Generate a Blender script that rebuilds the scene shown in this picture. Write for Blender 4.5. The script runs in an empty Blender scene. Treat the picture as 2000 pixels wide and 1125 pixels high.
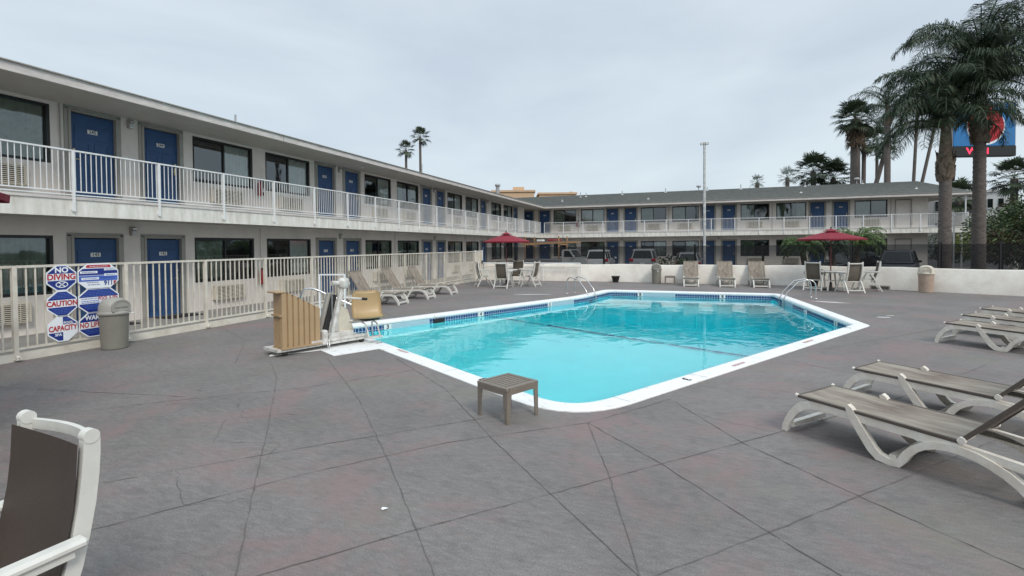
import bpy, math, random
from mathutils import Vector, Matrix
R = math.radians
PI = math.pi
scene = bpy.context.scene
COL = scene.collection

# ------------------------------------------------------------------ camera
CAMZ = 1.782
fw = Vector((-0.32614231, 0.94506711, -0.02189415))
rt = Vector((0.94532023, 0.32603187, -0.00853748))
up = Vector((9.30295e-04, 2.34814e-02, 9.99723841e-01))
cd = bpy.data.cameras.new('camera')
cam = bpy.data.objects.new('camera', cd)
COL.objects.link(cam)
cd.sensor_fit = 'HORIZONTAL'
cd.sensor_width = 36.0
cd.lens = 976.1 / 2000 * 36.0
cd.shift_y = -(562.5 - 501.9) / 2000
cd.clip_start = 0.05
cd.clip_end = 2000
M = Matrix.Identity(4)
for i in range(3):
    M[i][0] = rt[i]; M[i][1] = up[i]; M[i][2] = -fw[i]
M.translation = Vector((0, 0, CAMZ))
cam.matrix_world = M
scene.camera = cam

# ------------------------------------------------------------------ sky and sun (overcast)
SUN_EL, SUN_AZ = R(42), R(134)
w = bpy.data.worlds.new("World")
scene.world = w
w.use_nodes = True
nt = w.node_tree
nt.nodes.clear()
N = nt.nodes.new
out = N('ShaderNodeOutputWorld')
bg = N('ShaderNodeBackground'); bg.inputs['Strength'].default_value = 0.1
sky = N('ShaderNodeTexSky'); sky.sky_type = 'NISHITA'; sky.sun_disc = False
sky.sun_elevation = SUN_EL; sky.sun_rotation = SUN_AZ; sky.air_density = 1.0; sky.dust_density = 2.5
tc = N('ShaderNodeTexCoord')
mp = N('ShaderNodeMapping'); mp.inputs['Scale'].default_value = (1.0, 1.0, 3.2); mp.inputs['Rotation'].default_value = (0.1, 0.05, 0.6)
nz = N('ShaderNodeTexNoise'); nz.inputs['Scale'].default_value = 1.9; nz.inputs['Detail'].default_value = 5; nz.inputs['Roughness'].default_value = 0.5; nz.inputs['Distortion'].default_value = 0.35
cr = N('ShaderNodeValToRGB')
cr.color_ramp.elements[0].position = 0.34; cr.color_ramp.elements[0].color = (4.75, 5.45, 6.25, 1)
cr.color_ramp.elements[1].position = 0.66; cr.color_ramp.elements[1].color = (5.85, 6.65, 7.15, 1)
sx = N('ShaderNodeSeparateXYZ')
mr = N('ShaderNodeMapRange'); mr.inputs['From Min'].default_value = 0.45; mr.inputs['From Max'].default_value = 1.0
mr.inputs['To Min'].default_value = 1.0; mr.inputs['To Max'].default_value = 2.0
mul = N('ShaderNodeMixRGB'); mul.blend_type = 'MULTIPLY'; mul.inputs[0].default_value = 1.0
mix = N('ShaderNodeMixRGB'); mix.inputs[0].default_value = 0.9
L = nt.links.new
L(tc.outputs['Generated'], mp.inputs['Vector']); L(mp.outputs[0], nz.inputs['Vector']); L(nz.outputs['Fac'], cr.inputs[0])
L(tc.outputs['Generated'], sx.inputs[0]); L(sx.outputs['Z'], mr.inputs['Value'])
L(cr.outputs[0], mul.inputs[1]); L(mr.outputs[0], mul.inputs[2])
L(sky.outputs[0], mix.inputs[1]); L(mul.outputs[0], mix.inputs[2])
L(mix.outputs[0], bg.inputs['Color']); L(bg.outputs[0], out.inputs['Surface'])
sd = bpy.data.lights.new('sun', 'SUN'); sd.energy = 1.4; sd.angle = R(16); sd.color = (1.0, 0.94, 0.86)
sun = bpy.data.objects.new('sun', sd); COL.objects.link(sun)
sun.rotation_euler = Vector((math.sin(SUN_AZ) * math.cos(SUN_EL), math.cos(SUN_AZ) * math.cos(SUN_EL), math.sin(SUN_EL))).to_track_quat('Z', 'Y').to_euler()
sun.location = (0, 0, 60)
scene.view_settings.view_transform = 'Standard'
scene.view_settings.look = 'None'
scene.view_settings.exposure = 0.36
scene.view_settings.gamma = 1.0
scene.view_settings.use_curve_mapping = False

# ------------------------------------------------------------------ materials
def mat(name, col, rough=0.7, var=0.0, scale=6.0, bump=0.0, bscale=60.0, metal=0.0, spec=0.5, dark=None, stretch=None, emit=0.0):
    """procedural principled; colour breaks up by noise between col and dark"""
    m = bpy.data.materials.new(name); m.use_nodes = True
    t = m.node_tree; b = t.nodes['Principled BSDF']; n = t.nodes.new; l = t.links.new
    b.inputs['Roughness'].default_value = rough; b.inputs['Metallic'].default_value = metal
    b.inputs['Specular IOR Level'].default_value = spec
    co = n('ShaderNodeTexCoord')
    src = co.outputs['Object']
    if stretch:
        mpp = n('ShaderNodeMapping'); mpp.inputs['Scale'].default_value = stretch; l(src, mpp.inputs[0]); src = mpp.outputs[0]
    if dark is None:
        dark = tuple(c * (1 - var) for c in col)
    no = n('ShaderNodeTexNoise'); no.inputs['Scale'].default_value = scale; no.inputs['Detail'].default_value = 6; no.inputs['Roughness'].default_value = 0.65
    l(src, no.inputs['Vector'])
    r = n('ShaderNodeValToRGB'); r.color_ramp.elements[0].position = 0.32; r.color_ramp.elements[1].position = 0.62
    r.color_ramp.elements[0].color = (*dark, 1); r.color_ramp.elements[1].color = (*col, 1)
    l(no.outputs['Fac'], r.inputs[0]); l(r.outputs[0], b.inputs['Base Color'])
    if bump:
        nb = n('ShaderNodeTexNoise'); nb.inputs['Scale'].default_value = bscale; nb.inputs['Detail'].default_value = 4
        l(src, nb.inputs['Vector'])
        bp = n('ShaderNodeBump'); bp.inputs['Strength'].default_value = bump; bp.inputs['Distance'].default_value = 0.02
        l(nb.outputs['Fac'], bp.inputs['Height']); l(bp.outputs[0], b.inputs['Normal'])
    if emit:
        b.inputs['Emission Color'].default_value = (*col, 1); b.inputs['Emission Strength'].default_value = emit
    return m

MT = {}
MT['stucco'] = mat('stucco', (0.76, 0.705, 0.65), 0.9, 0.16, 1.1, 0.4, 70)
MT['white_stucco'] = mat('white_stucco', (0.80, 0.77, 0.70), 0.9, 0, 1.6, 0.35, 22, dark=(0.66, 0.60, 0.54))
MT['fascia'] = mat('fascia_paint', (0.80, 0.785, 0.735), 0.7, 0, 2.4, 0.2, 30, dark=(0.58, 0.555, 0.49), stretch=(2.2, 2.2, .5))
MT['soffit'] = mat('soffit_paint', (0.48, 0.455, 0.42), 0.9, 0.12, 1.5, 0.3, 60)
MT['eave'] = mat('eave_board', (0.66, 0.62, 0.59), 0.75, 0, 2.5, 0.2, 20, dark=(0.50, 0.47, 0.44), stretch=(1, 1, 4))
MT['rail'] = mat('railing_paint', (0.80, 0.81, 0.81), 0.45, 0.12, 3.0)
MT['fence'] = mat('fence_paint', (0.70, 0.665, 0.585), 0.5, 0, 3.0, dark=(0.52, 0.47, 0.39))
MT['door'] = mat('door_blue', (0.024, 0.078, 0.20), 0.5, 0.25, 2.5, 0.05, 30)
MT['trim'] = mat('door_trim', (0.36, 0.345, 0.31), 0.7, 0.15, 5)
MT['black'] = mat('black_aluminium', (0.012, 0.013, 0.013), 0.4, 0.2, 8)
MT['dark'] = mat('room_shade_black', (0.02, 0.021, 0.02), 0.95)
MT['curtain'] = mat('curtain_green', (0.36, 0.43, 0.33), 0.9, 0.35, 5)
MT['curtain2'] = mat('curtain_grey', (0.78, 0.79, 0.74), 0.9, 0.15, 3)
MT['ac'] = mat('ac_casing', (0.62, 0.57, 0.47), 0.6, 0.15, 6)
MT['plate'] = mat('plate_white', (0.75, 0.76, 0.74), 0.5)
MT['ink'] = mat('ink_black', (0.01, 0.01, 0.012), 0.6)
MT['steel'] = mat('brushed_steel', (0.62, 0.62, 0.62), 0.25, 0.1, 20, metal=1.0)
MT['brass'] = mat('worn_brass', (0.55, 0.47, 0.30), 0.35, 0.2, 20, metal=1.0)
MT['resin'] = mat('white_resin', (0.74, 0.70, 0.63), 0.5, 0, 7, 0.15, 30, dark=(0.60, 0.53, 0.45))
MT['resin_clean'] = mat('pale_resin', (0.66, 0.65, 0.60), 0.45, 0.10, 9)
MT['resin_taupe'] = mat('taupe_resin', (0.20, 0.17, 0.14), 0.5, 0.15, 8, 0.1, 50)
MT['sling'] = mat('sling_weathered', (0.33, 0.295, 0.24), 0.8, 0, 3.0, 0.4, 300, dark=(0.15, 0.11, 0.09), stretch=(.6, 2.2, 1))
MT['sling_trim'] = mat('sling_edge', (0.10, 0.08, 0.065), 0.6, 0.2, 10)
MT['sling_tan'] = mat('sling_taupe', (0.135, 0.115, 0.09), 0.7, 0.2, 5, 0.25, 350)
MT['sling_dark'] = mat('sling_brown', (0.056, 0.039, 0.030), 0.6, 0.15, 5, 0.25, 350)
MT['bin'] = mat('bin_plastic', (0.25, 0.24, 0.205), 0.5, 0.12, 4, 0.1, 40)
MT['bin_lid'] = mat('bin_lid_plastic', (0.33, 0.32, 0.29), 0.45, 0.1, 4)
MT['bin_beige'] = mat('bin_beige', (0.47, 0.37, 0.29), 0.6, 0, 5, 0.1, 40, dark=(0.42, 0.29, 0.23))
MT['paper'] = mat('paper', (0.85, 0.86, 0.86), 0.8)
MT['tan'] = mat('tan_shell', (0.42, 0.29, 0.165), 0.45, 0.12, 3, 0.1, 20)
MT['tan_seat'] = mat('tan_seat', (0.43, 0.30, 0.15), 0.4, 0.08, 3)
MT['liftwhite'] = mat('lift_white', (0.66, 0.65, 0.62), 0.4, 0, 9, dark=(0.42, 0.39, 0.35))
MT['rubber'] = mat('rubber', (0.02, 0.02, 0.02), 0.8)
MT['umbrella'] = mat('umbrella_red', (0.225, 0.012, 0.028), 0.8, 0.15, 3, 0.1, 200)
MT['umbpole'] = mat('umbrella_pole', (0.16, 0.035, 0.035), 0.5)
MT['navy'] = mat('sign_navy', (0.012, 0.03, 0.22), 0.4)
MT['midblue'] = mat('sign_blue', (0.07, 0.14, 0.50), 0.4)
MT['signwhite'] = mat('sign_white', (0.80, 0.84, 0.88), 0.35)
MT['signred'] = mat('sign_red', (0.45, 0.01, 0.02), 0.4)
MT['faded_red'] = mat('faded_red_paint', (0.42, 0.16, 0.15), 0.7, 0, 40, dark=(0.7, 0.55, 0.52))
MT['asphalt'] = mat('asphalt', (0.06, 0.058, 0.056), 0.9, 0.3, 3, 0.4, 60)
MT['walk'] = mat('walkway_concrete', (0.30, 0.285, 0.265), 0.85, 0.25, 2, 0.3, 60)
MT['shingle'] = mat('roof_shingle', (0.105, 0.112, 0.103), 0.95, 0, 3.2, 0.6, 25, dark=(0.06, 0.068, 0.06))
MT['pipe'] = mat('vent_metal', (0.40, 0.40, 0.40), 0.5, 0.2, 10)
MT['redbox'] = mat('red_enamel', (0.25, 0.015, 0.02), 0.4)
MT['bark'] = mat('palm_bark', (0.165, 0.14, 0.125), 0.95, 0, 7, 0.8, 18, dark=(0.075, 0.062, 0.055), stretch=(1, 1, 4))
MT['boot'] = mat('palm_boots', (0.20, 0.155, 0.115), 0.95, 0, 6, 0.8, 20, dark=(0.075, 0.055, 0.04))
MT['frond'] = mat('palm_frond', (0.060, 0.088, 0.042), 0.55, 0, 2.0, dark=(0.022, 0.040, 0.022))
MT['frond_l'] = mat('palm_frond_light', (0.12, 0.19, 0.045), 0.55, 0, 2.0, dark=(0.04, 0.075, 0.02))
MT['fan'] = mat('fan_leaf', (0.065, 0.092, 0.042), 0.6, 0, 2.0, dark=(0.02, 0.034, 0.02))
MT['skirt'] = mat('dead_fronds', (0.14, 0.10, 0.065), 0.95, 0, 3.0, dark=(0.06, 0.045, 0.03))
MT['leaf'] = mat('shrub_leaf', (0.065, 0.11, 0.028), 0.6, 0, 1.2, dark=(0.018, 0.036, 0.014))
MT['leaf_y'] = mat('yellow_leaf', (0.22, 0.24, 0.04), 0.6, 0, 1.2, dark=(0.06, 0.085, 0.02))
MT['leaf_r'] = mat('reddish_leaf', (0.10, 0.07, 0.03), 0.6, 0, 1.2, dark=(0.04, 0.03, 0.018))
MT['block'] = mat('grey_block', (0.20, 0.185, 0.165), 0.9, 0.25, 4, 0.4, 20)
MT['hotel'] = mat('hotel_tan', (0.60, 0.42, 0.27), 0.9, 0.08, 0.6)
MT['farwhite'] = mat('far_white', (0.62, 0.62, 0.60), 0.9, 0.08, 0.6)
MT['fargrey'] = mat('far_grey', (0.33, 0.32, 0.31), 0.9, 0.1, 0.6)
MT['lightpole'] = mat('pole_paint', (0.62, 0.63, 0.62), 0.5, 0, 6, dark=(0.36, 0.36, 0.35), stretch=(1, 1, 1.5))
MT['pot'] = mat('black_pot', (0.025, 0.024, 0.024), 0.5)
MT['soil'] = mat('soil', (0.03, 0.02, 0.015), 0.95)
MT['signblue'] = mat('road_sign_blue', (0.018, 0.17, 0.42), 0.35)
MT['led'] = mat('led_red', (1.0, 0.03, 0.08), 0.5, emit=1.4)
MT['wood'] = mat('rack_wood', (0.36, 0.22, 0.12), 0.8, 0.2, 6)
MT['crack'] = mat('joint_dark', (0.135, 0.122, 0.118), 0.95, 0.3, 30)
MT['mat_black'] = mat('doormat_black', (0.018, 0.018, 0.017), 0.95, 0.3, 30, 0.5, 200)
MT['yel'] = mat('marker_yellow', (0.5, 0.4, 0.02), 0.5)
def paint(name, col):
    m = mat(name, col, 0.25, 0.04, 2); m.node_tree.nodes['Principled BSDF'].inputs['Coat Weight'].default_value = 0.6
    return m
MT['car_white'] = paint('car_white', (0.60, 0.61, 0.61))
MT['car_silver'] = paint('car_silver', (0.34, 0.35, 0.36))
MT['car_grey'] = paint('car_grey', (0.26, 0.27, 0.29))
MT['car_black'] = paint('car_black', (0.010, 0.012, 0.016))
MT['carglass'] = mat('car_glass', (0.010, 0.013, 0.013), 0.08, spec=0.35)
MT['tail'] = mat('tail_lamp', (0.42, 0.015, 0.02), 0.2)
MT['headlamp'] = mat('head_lamp', (0.7, 0.72, 0.75), 0.1, metal=0.3)

def glass_mat():
    m = bpy.data.materials.new('window_glass'); m.use_nodes = True
    t = m.node_tree; t.nodes.clear(); n = t.nodes.new; l = t.links.new
    o = n('ShaderNodeOutputMaterial'); mx = n('ShaderNodeMixShader'); tr = n('ShaderNodeBsdfTransparent'); gl = n('ShaderNodeBsdfGlossy')
    tr.inputs[0].default_value = (0.92, 0.95, 0.92, 1); gl.inputs['Roughness'].default_value = 0.02; gl.inputs[0].default_value = (0.86, 0.92, 0.95, 1)
    fr = n('ShaderNodeFresnel'); fr.inputs['IOR'].default_value = 2.2
    nzz = n('ShaderNodeTexNoise'); nzz.inputs['Scale'].default_value = 1.3
    co = n('ShaderNodeTexCoord'); l(co.outputs['Object'], nzz.inputs['Vector'])
    bp = n('ShaderNodeBump'); bp.inputs['Strength'].default_value = 0.12; bp.inputs['Distance'].default_value = 0.02
    l(nzz.outputs[0], bp.inputs['Height']); l(bp.outputs[0], gl.inputs['Normal'])
    l(fr.outputs[0], mx.inputs[0]); l(tr.outputs[0], mx.inputs[1]); l(gl.outputs[0], mx.inputs[2]); l(mx.outputs[0], o.inputs[0])
    return m
MT['glass'] = glass_mat()

def mesh_mat():
    m = bpy.data.materials.new('black_screen_mesh'); m.use_nodes = True
    t = m.node_tree; t.nodes.clear(); n = t.nodes.new; l = t.links.new
    o = n('ShaderNodeOutputMaterial'); mx = n('ShaderNodeMixShader'); tr = n('ShaderNodeBsdfTransparent'); df = n('ShaderNodeBsdfDiffuse')
    df.inputs[0].default_value = (0.02, 0.021, 0.023, 1)
    co = n('ShaderNodeTexCoord'); nn = n('ShaderNodeTexNoise'); nn.inputs['Scale'].default_value = 1.1; l(co.outputs['Object'], nn.inputs['Vector'])
    mr_ = n('ShaderNodeMapRange'); mr_.inputs['To Min'].default_value = 0.56; mr_.inputs['To Max'].default_value = 0.74
    l(nn.outputs[0], mr_.inputs[0]); l(mr_.outputs[0], mx.inputs[0])
    l(tr.outputs[0], mx.inputs[1]); l(df.outputs[0], mx.inputs[2]); l(mx.outputs[0], o.inputs[0])
    return m
MT['screen'] = mesh_mat()

def deck_mat():
    m = bpy.data.materials.new('deck_concrete'); m.use_nodes = True
    t = m.node_tree; b = t.nodes['Principled BSDF']; n = t.nodes.new; l = t.links.new
    co = n('ShaderNodeTexCoord').outputs['Object']
    def noise(scale, detail=6, rough=0.6, rot=0, st=(1, 1, 1), dist=0.0):
        mpn = n('ShaderNodeMapping'); mpn.inputs['Rotation'].default_value = (0, 0, rot); mpn.inputs['Scale'].default_value = st
        l(co, mpn.inputs[0]); q = n('ShaderNodeTexNoise'); q.inputs['Scale'].default_value = scale; q.inputs['Detail'].default_value = detail
        q.inputs['Roughness'].default_value = rough; q.inputs['Distortion'].default_value = dist
        l(mpn.outputs[0], q.inputs['Vector']); return q.outputs['Fac']
    def ramp(src, p0, c0, p1, c1):
        r = n('ShaderNodeValToRGB'); r.color_ramp.elements[0].position = p0; r.color_ramp.elements[1].position = p1
        r.color_ramp.elements[0].color = (*c0, 1); r.color_ramp.elements[1].color = (*c1, 1); l(src, r.inputs[0]); return r.outputs[0]
    def mixc(f, a, c, mode='MIX'):
        x = n('ShaderNodeMixRGB'); x.blend_type = mode
        (l(f, x.inputs[0]) if not isinstance(f, float) else setattr(x.inputs[0], 'default_value', f))
        l(a, x.inputs[1]); l(c, x.inputs[2]); return x.outputs[0]
    base = ramp(noise(0.5, 5, 0.6, 0.6), 0.3, (0.164, 0.152, 0.145), 0.7, (0.228, 0.213, 0.204))
    fine = ramp(noise(9.0, 8, 0.7, 0.75, (1, 3.2, 1)), 0.32, (0.74, 0.74, 0.74), 0.70, (1.14, 1.14, 1.14))
    c = mixc(1.0, base, fine, 'MULTIPLY')
    grit = ramp(noise(90, 3, 0.6), 0.3, (0.74, 0.74, 0.74), 0.7, (1.18, 1.18, 1.18))
    c = mixc(1.0, c, grit, 'MULTIPLY')
    # worn-through reddish undercoat
    redf = ramp(noise(0.75, 9, 0.72, 0.3, (1, 1, 1), 0.6), 0.49, (0, 0, 0), 0.62, (0.6, 0.6, 0.6))
    redc = n('ShaderNodeRGB'); redc.outputs[0].default_value = (0.235, 0.158, 0.155, 1)
    c = mixc(redf, c, redc.outputs[0])
    grn = ramp(noise(0.6, 6, 0.6, 1.9), 0.54, (0, 0, 0), 0.70, (0.5, 0.5, 0.5))
    grc = n('ShaderNodeRGB'); grc.outputs[0].default_value = (0.17, 0.165, 0.125, 1)
    c = mixc(grn, c, grc.outputs[0])
    # dark grime blotches and pale scuffs
    gm = ramp(noise(3.2, 7, 0.75, 0.2, (1, 1.6, 1)), 0.52, (0, 0, 0), 0.70, (0.42, 0.42, 0.42))
    gmc = n('ShaderNodeRGB'); gmc.outputs[0].default_value = (0.085, 0.08, 0.08, 1)
    c = mixc(gm, c, gmc.outputs[0])
    sc = ramp(noise(5.5, 9, 0.8, 1.1, (1, 2.2, 1)), 0.66, (0, 0, 0), 0.76, (0.5, 0.5, 0.5))
    scc = n('ShaderNodeRGB'); scc.outputs[0].default_value = (0.33, 0.315, 0.31, 1)
    c = mixc(sc, c, scc.outputs[0])
    l(c, b.inputs['Base Color']); b.inputs['Roughness'].default_value = 0.72; b.inputs['Specular IOR Level'].default_value = 0.35
    bp = n('ShaderNodeBump'); bp.inputs['Strength'].default_value = 0.35; bp.inputs['Distance'].default_value = 0.01
    l(noise(45, 6, 0.7, 0.7, (1, 2.5, 1)), bp.inputs['Height']); l(bp.outputs[0], b.inputs['Normal'])
    return m
MT['deck'] = deck_mat()

def coping_mat():
    m = mat('coping_white', (0.78, 0.785, 0.78), 0.6, 0, 7, 0.35, 35, dark=(0.52, 0.50, 0.48))
    m.node_tree.nodes['Color Ramp'].color_ramp.elements[0].position = 0.24
    m.node_tree.nodes['Color Ramp'].color_ramp.elements[1].position = 0.45
    return m
MT['coping'] = coping_mat()
MT['plaster'] = mat('pool_plaster', (0.86, 0.96, 0.97), 0.8, 0.05, 1.0)
MT['tileblue'] = mat('pool_tile_blue', (0.012, 0.045, 0.20), 0.15, 0.35, 9)
MT['grout'] = mat('tile_grout', (0.42, 0.55, 0.62), 0.6)

def water_mat():
    m = bpy.data.materials.new('pool_water'); m.use_nodes = True
    t = m.node_tree; t.nodes.clear(); n = t.nodes.new; l = t.links.new
    o = n('ShaderNodeOutputMaterial'); g = n('ShaderNodeBsdfGlass'); g.inputs['IOR'].default_value = 1.33; g.inputs['Roughness'].default_value = 0.0
    co = n('ShaderNodeTexCoord')
    q = n('ShaderNodeTexNoise'); q.inputs['Scale'].default_value = 1.5; q.inputs['Detail'].default_value = 2.5; q.inputs['Distortion'].default_value = 0.6
    l(co.outputs['Object'], q.inputs['Vector'])
    bp = n('ShaderNodeBump'); bp.inputs['Strength'].default_value = 0.14; bp.inputs['Distance'].default_value = 0.06
    l(q.outputs[0], bp.inputs['Height']); l(bp.outputs[0], g.inputs['Normal']); l(g.outputs[0], o.inputs['Surface'])
    va = n('ShaderNodeVolumeAbsorption'); va.inputs['Color'].default_value = (0.0, 0.955, 0.982, 1); va.inputs['Density'].default_value = 0.80
    l(va.outputs[0], o.inputs['Volume'])
    return m
MT['water'] = water_mat()

# ------------------------------------------------------------------ mesh builder
class MB:
    def __init__(s): s.v = []; s.f = []; s.m = []; s.mats = []; s.sm = []
    def mi(s, m):
        if m not in s.mats: s.mats.append(m)
        return s.mats.index(m)
    def add(s, vs, fs, m, smooth=False):
        o = len(s.v); s.v += [tuple(x) for x in vs]; k = s.mi(m)
        for f in fs: s.f.append(tuple(o + i for i in f)); s.m.append(k); s.sm.append(smooth)
    def box(s, c, d, m, rot=None, bev=0.0, taper=1.0):
        hx, hy, hz = d[0] / 2, d[1] / 2, d[2] / 2
        if bev > 0:
            b = min(bev, hx * .9, hy * .9, hz * .9); vs = []
            prof = [(-hz, b), (-hz + b, 0), (hz - b, 0), (hz, b)]
            for z, ins in prof:
                X, Y = hx - ins, hy - ins
                cb = b if ins == 0 else 0.0001
                for sx_, sy_ in ((1, 1), (-1, 1), (-1, -1), (1, -1)):
                    if (sx_ * sy_) > 0: vs += [(sx_ * X, sy_ * (Y - cb), z), (sx_ * (X - cb), sy_ * Y, z)]
                    else: vs += [(sx_ * (X - cb), sy_ * Y, z), (sx_ * X, sy_ * (Y - cb), z)]
            fs = []
            for r_ in range(3):
                for i in range(8):
                    j = (i + 1) % 8; fs.append((r_ * 8 + i, r_ * 8 + j, (r_ + 1) * 8 + j, (r_ + 1) * 8 + i))
            fs.append(tuple(reversed(range(8)))); fs.append(tuple(range(24, 32)))
        else:
            vs = [(x * hx * (taper if z > 0 else 1), y * hy * (taper if z > 0 else 1), z * hz) for z in (-1, 1) for x, y in ((-1, -1), (1, -1), (1, 1), (-1, 1))]
            fs = [(3, 2, 1, 0), (4, 5, 6, 7), (0, 1, 5, 4), (1, 2, 6, 5), (2, 3, 7, 6), (3, 0, 4, 7)]
        Q = rot if rot is not None else Matrix.Identity(3)
        c = Vector(c)
        s.add([Q @ Vector(p) + c for p in vs], fs, m)
    def beam(s, a, b, wd, ht, m, upv=(0, 0, 1), bev=0.0):
        a = Vector(a); b = Vector(b); d = b - a; ln = d.length; z = d.normalized(); u = Vector(upv)
        if abs(z.dot(u)) > 0.98: u = Vector((1, 0, 0))
        x = u.cross(z).normalized(); y = z.cross(x)
        Q = Matrix((x, y, z)).transposed()
        s.box((a + b) / 2, (wd, ht, ln), m, Q, bev)
    def tube(s, pts, r, m, seg=8, caps=True, smooth=True):
        pts = [Vector(p) for p in pts]; n_ = len(pts)
        rs = r if isinstance(r, (list, tuple)) else [r] * n_
        vs = []; prev = None
        for i, p in enumerate(pts):
            d = (pts[min(i + 1, n_ - 1)] - pts[max(i - 1, 0)]).normalized()
            if prev is None:
                x = d.orthogonal().normalized()
            else:
                x = (prev - d * prev.dot(d)).normalized()
            prev = x; y = d.cross(x)
            for k in range(seg):
                a = 2 * PI * k / seg; vs.append(p + (x * math.cos(a) + y * math.sin(a)) * rs[i])
        fs = [(i * seg + k, i * seg + (k + 1) % seg, (i + 1) * seg + (k + 1) % seg, (i + 1) * seg + k) for i in range(n_ - 1) for k in range(seg)]
        s.add(vs, fs, m, smooth)
        if caps:
            s.add(vs[:seg], [tuple(reversed(range(seg)))], m); s.add(vs[-seg:], [tuple(range(seg))], m)
    def lathe(s, prof, m, seg=24, c=(0, 0, 0), smooth=True, sc=(1, 1)):
        vs = []
        for r, z in prof:
            for k in range(seg):
                a = 2 * PI * k / seg; vs.append((c[0] + r * math.cos(a) * sc[0], c[1] + r * math.sin(a) * sc[1], c[2] + z))
        fs = [(i * seg + k, i * seg + (k + 1) % seg, (i + 1) * seg + (k + 1) % seg, (i + 1) * seg + k) for i in range(len(prof) - 1) for k in range(seg)]
        s.add(vs, fs, m, smooth)
    def quad(s, a, b, c, d, m): s.add([a, b, c, d], [(0, 1, 2, 3)], m)
    def prism(s, poly, fn, t0, t1, m):
        """extrude 2d outline; fn(u,v,t)->xyz"""
        n_ = len(poly); vs = [fn(u, v, t0) for u, v in poly] + [fn(u, v, t1) for u, v in poly]
        fs = [tuple(reversed(range(n_))), tuple(range(n_, 2 * n_))] + [(i, (i + 1) % n_, n_ + (i + 1) % n_, n_ + i) for i in range(n_)]
        s.add(vs, fs, m)
    def ribbon(s, path, widths, t0, t1, fn, m):
        """bar following a 2d path with varying in-plane width, extruded from t0 to t1"""
        n_ = len(path); Lf = []; Rt = []
        for i, (u, v) in enumerate(path):
            a = path[max(i - 1, 0)]; b = path[min(i + 1, n_ - 1)]
            d = Vector((b[0] - a[0], b[1] - a[1])).normalized(); nn = Vector((-d.y, d.x)); h = (widths[i] if isinstance(widths, (list, tuple)) else widths) / 2
            Lf.append((u + nn.x * h, v + nn.y * h)); Rt.append((u - nn.x * h, v - nn.y * h))
        vs = [fn(u, v, t0) for u, v in Lf] + [fn(u, v, t0) for u, v in Rt] + [fn(u, v, t1) for u, v in Lf] + [fn(u, v, t1) for u, v in Rt]
        fs = []
        for i in range(n_ - 1):
            a, b, c, d = i, n_ + i, 2 * n_ + i, 3 * n_ + i
            fs += [(a, a + 1, b + 1, b), (c, d, d + 1, c + 1), (a, c, c + 1, a + 1), (b, b + 1, d + 1, d)]
        fs += [(0, n_, 3 * n_, 2 * n_), (n_ - 1, 3 * n_ - 1, 4 * n_ - 1, 2 * n_ - 1)]
        s.add(vs, fs, m)
    def build(s, name, parent=None, loc=None):
        me = bpy.data.meshes.new(name); me.from_pydata(s.v, [], s.f)
        for m in s.mats: me.materials.append(MT[m])
        me.polygons.foreach_set('material_index', s.m); me.polygons.foreach_set('use_smooth', s.sm); me.update()
        o = bpy.data.objects.new(name, me); COL.objects.link(o)
        if parent: o.parent = parent
        if loc: o.location = loc
        return o

def tag(o, label=None, cat=None, group=None, kind=None):
    if label: o['label'] = label
    if cat: o['category'] = cat
    if group: o['group'] = group
    if kind: o['kind'] = kind
    return o
def thing(name, label, cat, loc=(0, 0, 0), rz=0.0, group=None):
    o = bpy.data.objects.new(name, None); COL.objects.link(o); o.location = loc; o.rotation_euler = (0, 0, rz)
    o.empty_display_size = 0.2
    return tag(o, label, cat, group)
KIDS = {}
def kids(o): return [c for c in bpy.data.objects if c.parent == o]
def copy_tree(o, parent=None):
    c = o.copy(); COL.objects.link(c); c.parent = parent
    for ch in kids(o): copy_tree(ch, c)
    return c
_txt = {}
def text_geo(body, size, bold=0.0, align='CENTER', sx_=1.0):
    key = (body, size, bold, align, sx_)
    if key in _txt: return _txt[key]
    cu = bpy.data.curves.new('t', 'FONT'); cu.body = body; cu.size = size; cu.align_x = align; cu.align_y = 'CENTER'; cu.offset = bold; cu.resolution_u = 3
    ob = bpy.data.objects.new('t', cu); COL.objects.link(ob)
    bpy.context.view_layer.update()
    me = ob.to_mesh(); vs = [(v.co.x * sx_, v.co.y) for v in me.vertices]; fs = [tuple(p.vertices) for p in me.polygons]
    ob.to_mesh_clear(); bpy.data.objects.remove(ob); bpy.data.curves.remove(cu)
    _txt[key] = (vs, fs); return _txt[key]
def text(mb, body, size, fn, m, bold=0.0, sx_=1.0):
    vs, fs = text_geo(body, size, bold, 'CENTER', sx_)
    mb.add([fn(a, b) for a, b in vs], fs, m)

def round_poly(pts, rads, seg=8):
    out_ = []; n_ = len(pts)
    for i in range(n_):
        p = Vector(pts[i]); a = Vector(pts[i - 1]); b = Vector(pts[(i + 1) % n_]); r = rads[i]
        if r <= 0: out_.append((p.x, p.y)); continue
        da = (a - p).normalized(); db = (b - p).normalized(); p0 = p + da * r; p1 = p + db * r
        for k in range(seg + 1):
            t_ = k / seg; q = p0 * (1 - t_) ** 2 + p * 2 * t_ * (1 - t_) + p1 * t_ ** 2; out_.append((q.x, q.y))
    return out_
def inset(poly, d):
    n_ = len(poly); o_ = []
    for i in range(n_):
        p = Vector(poly[i]); a = Vector(poly[i - 1]); b = Vector(poly[(i + 1) % n_])
        e1 = (p - a).normalized(); e2 = (b - p).normalized(); n1 = Vector((-e1.y, e1.x)); n2 = Vector((-e2.y, e2.x))
        nn = (n1 + n2).normalized(); k = d / max(nn.dot(n1), 0.3); q = p + nn * k; o_.append((q.x, q.y))
    return o_
import bmesh
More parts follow.
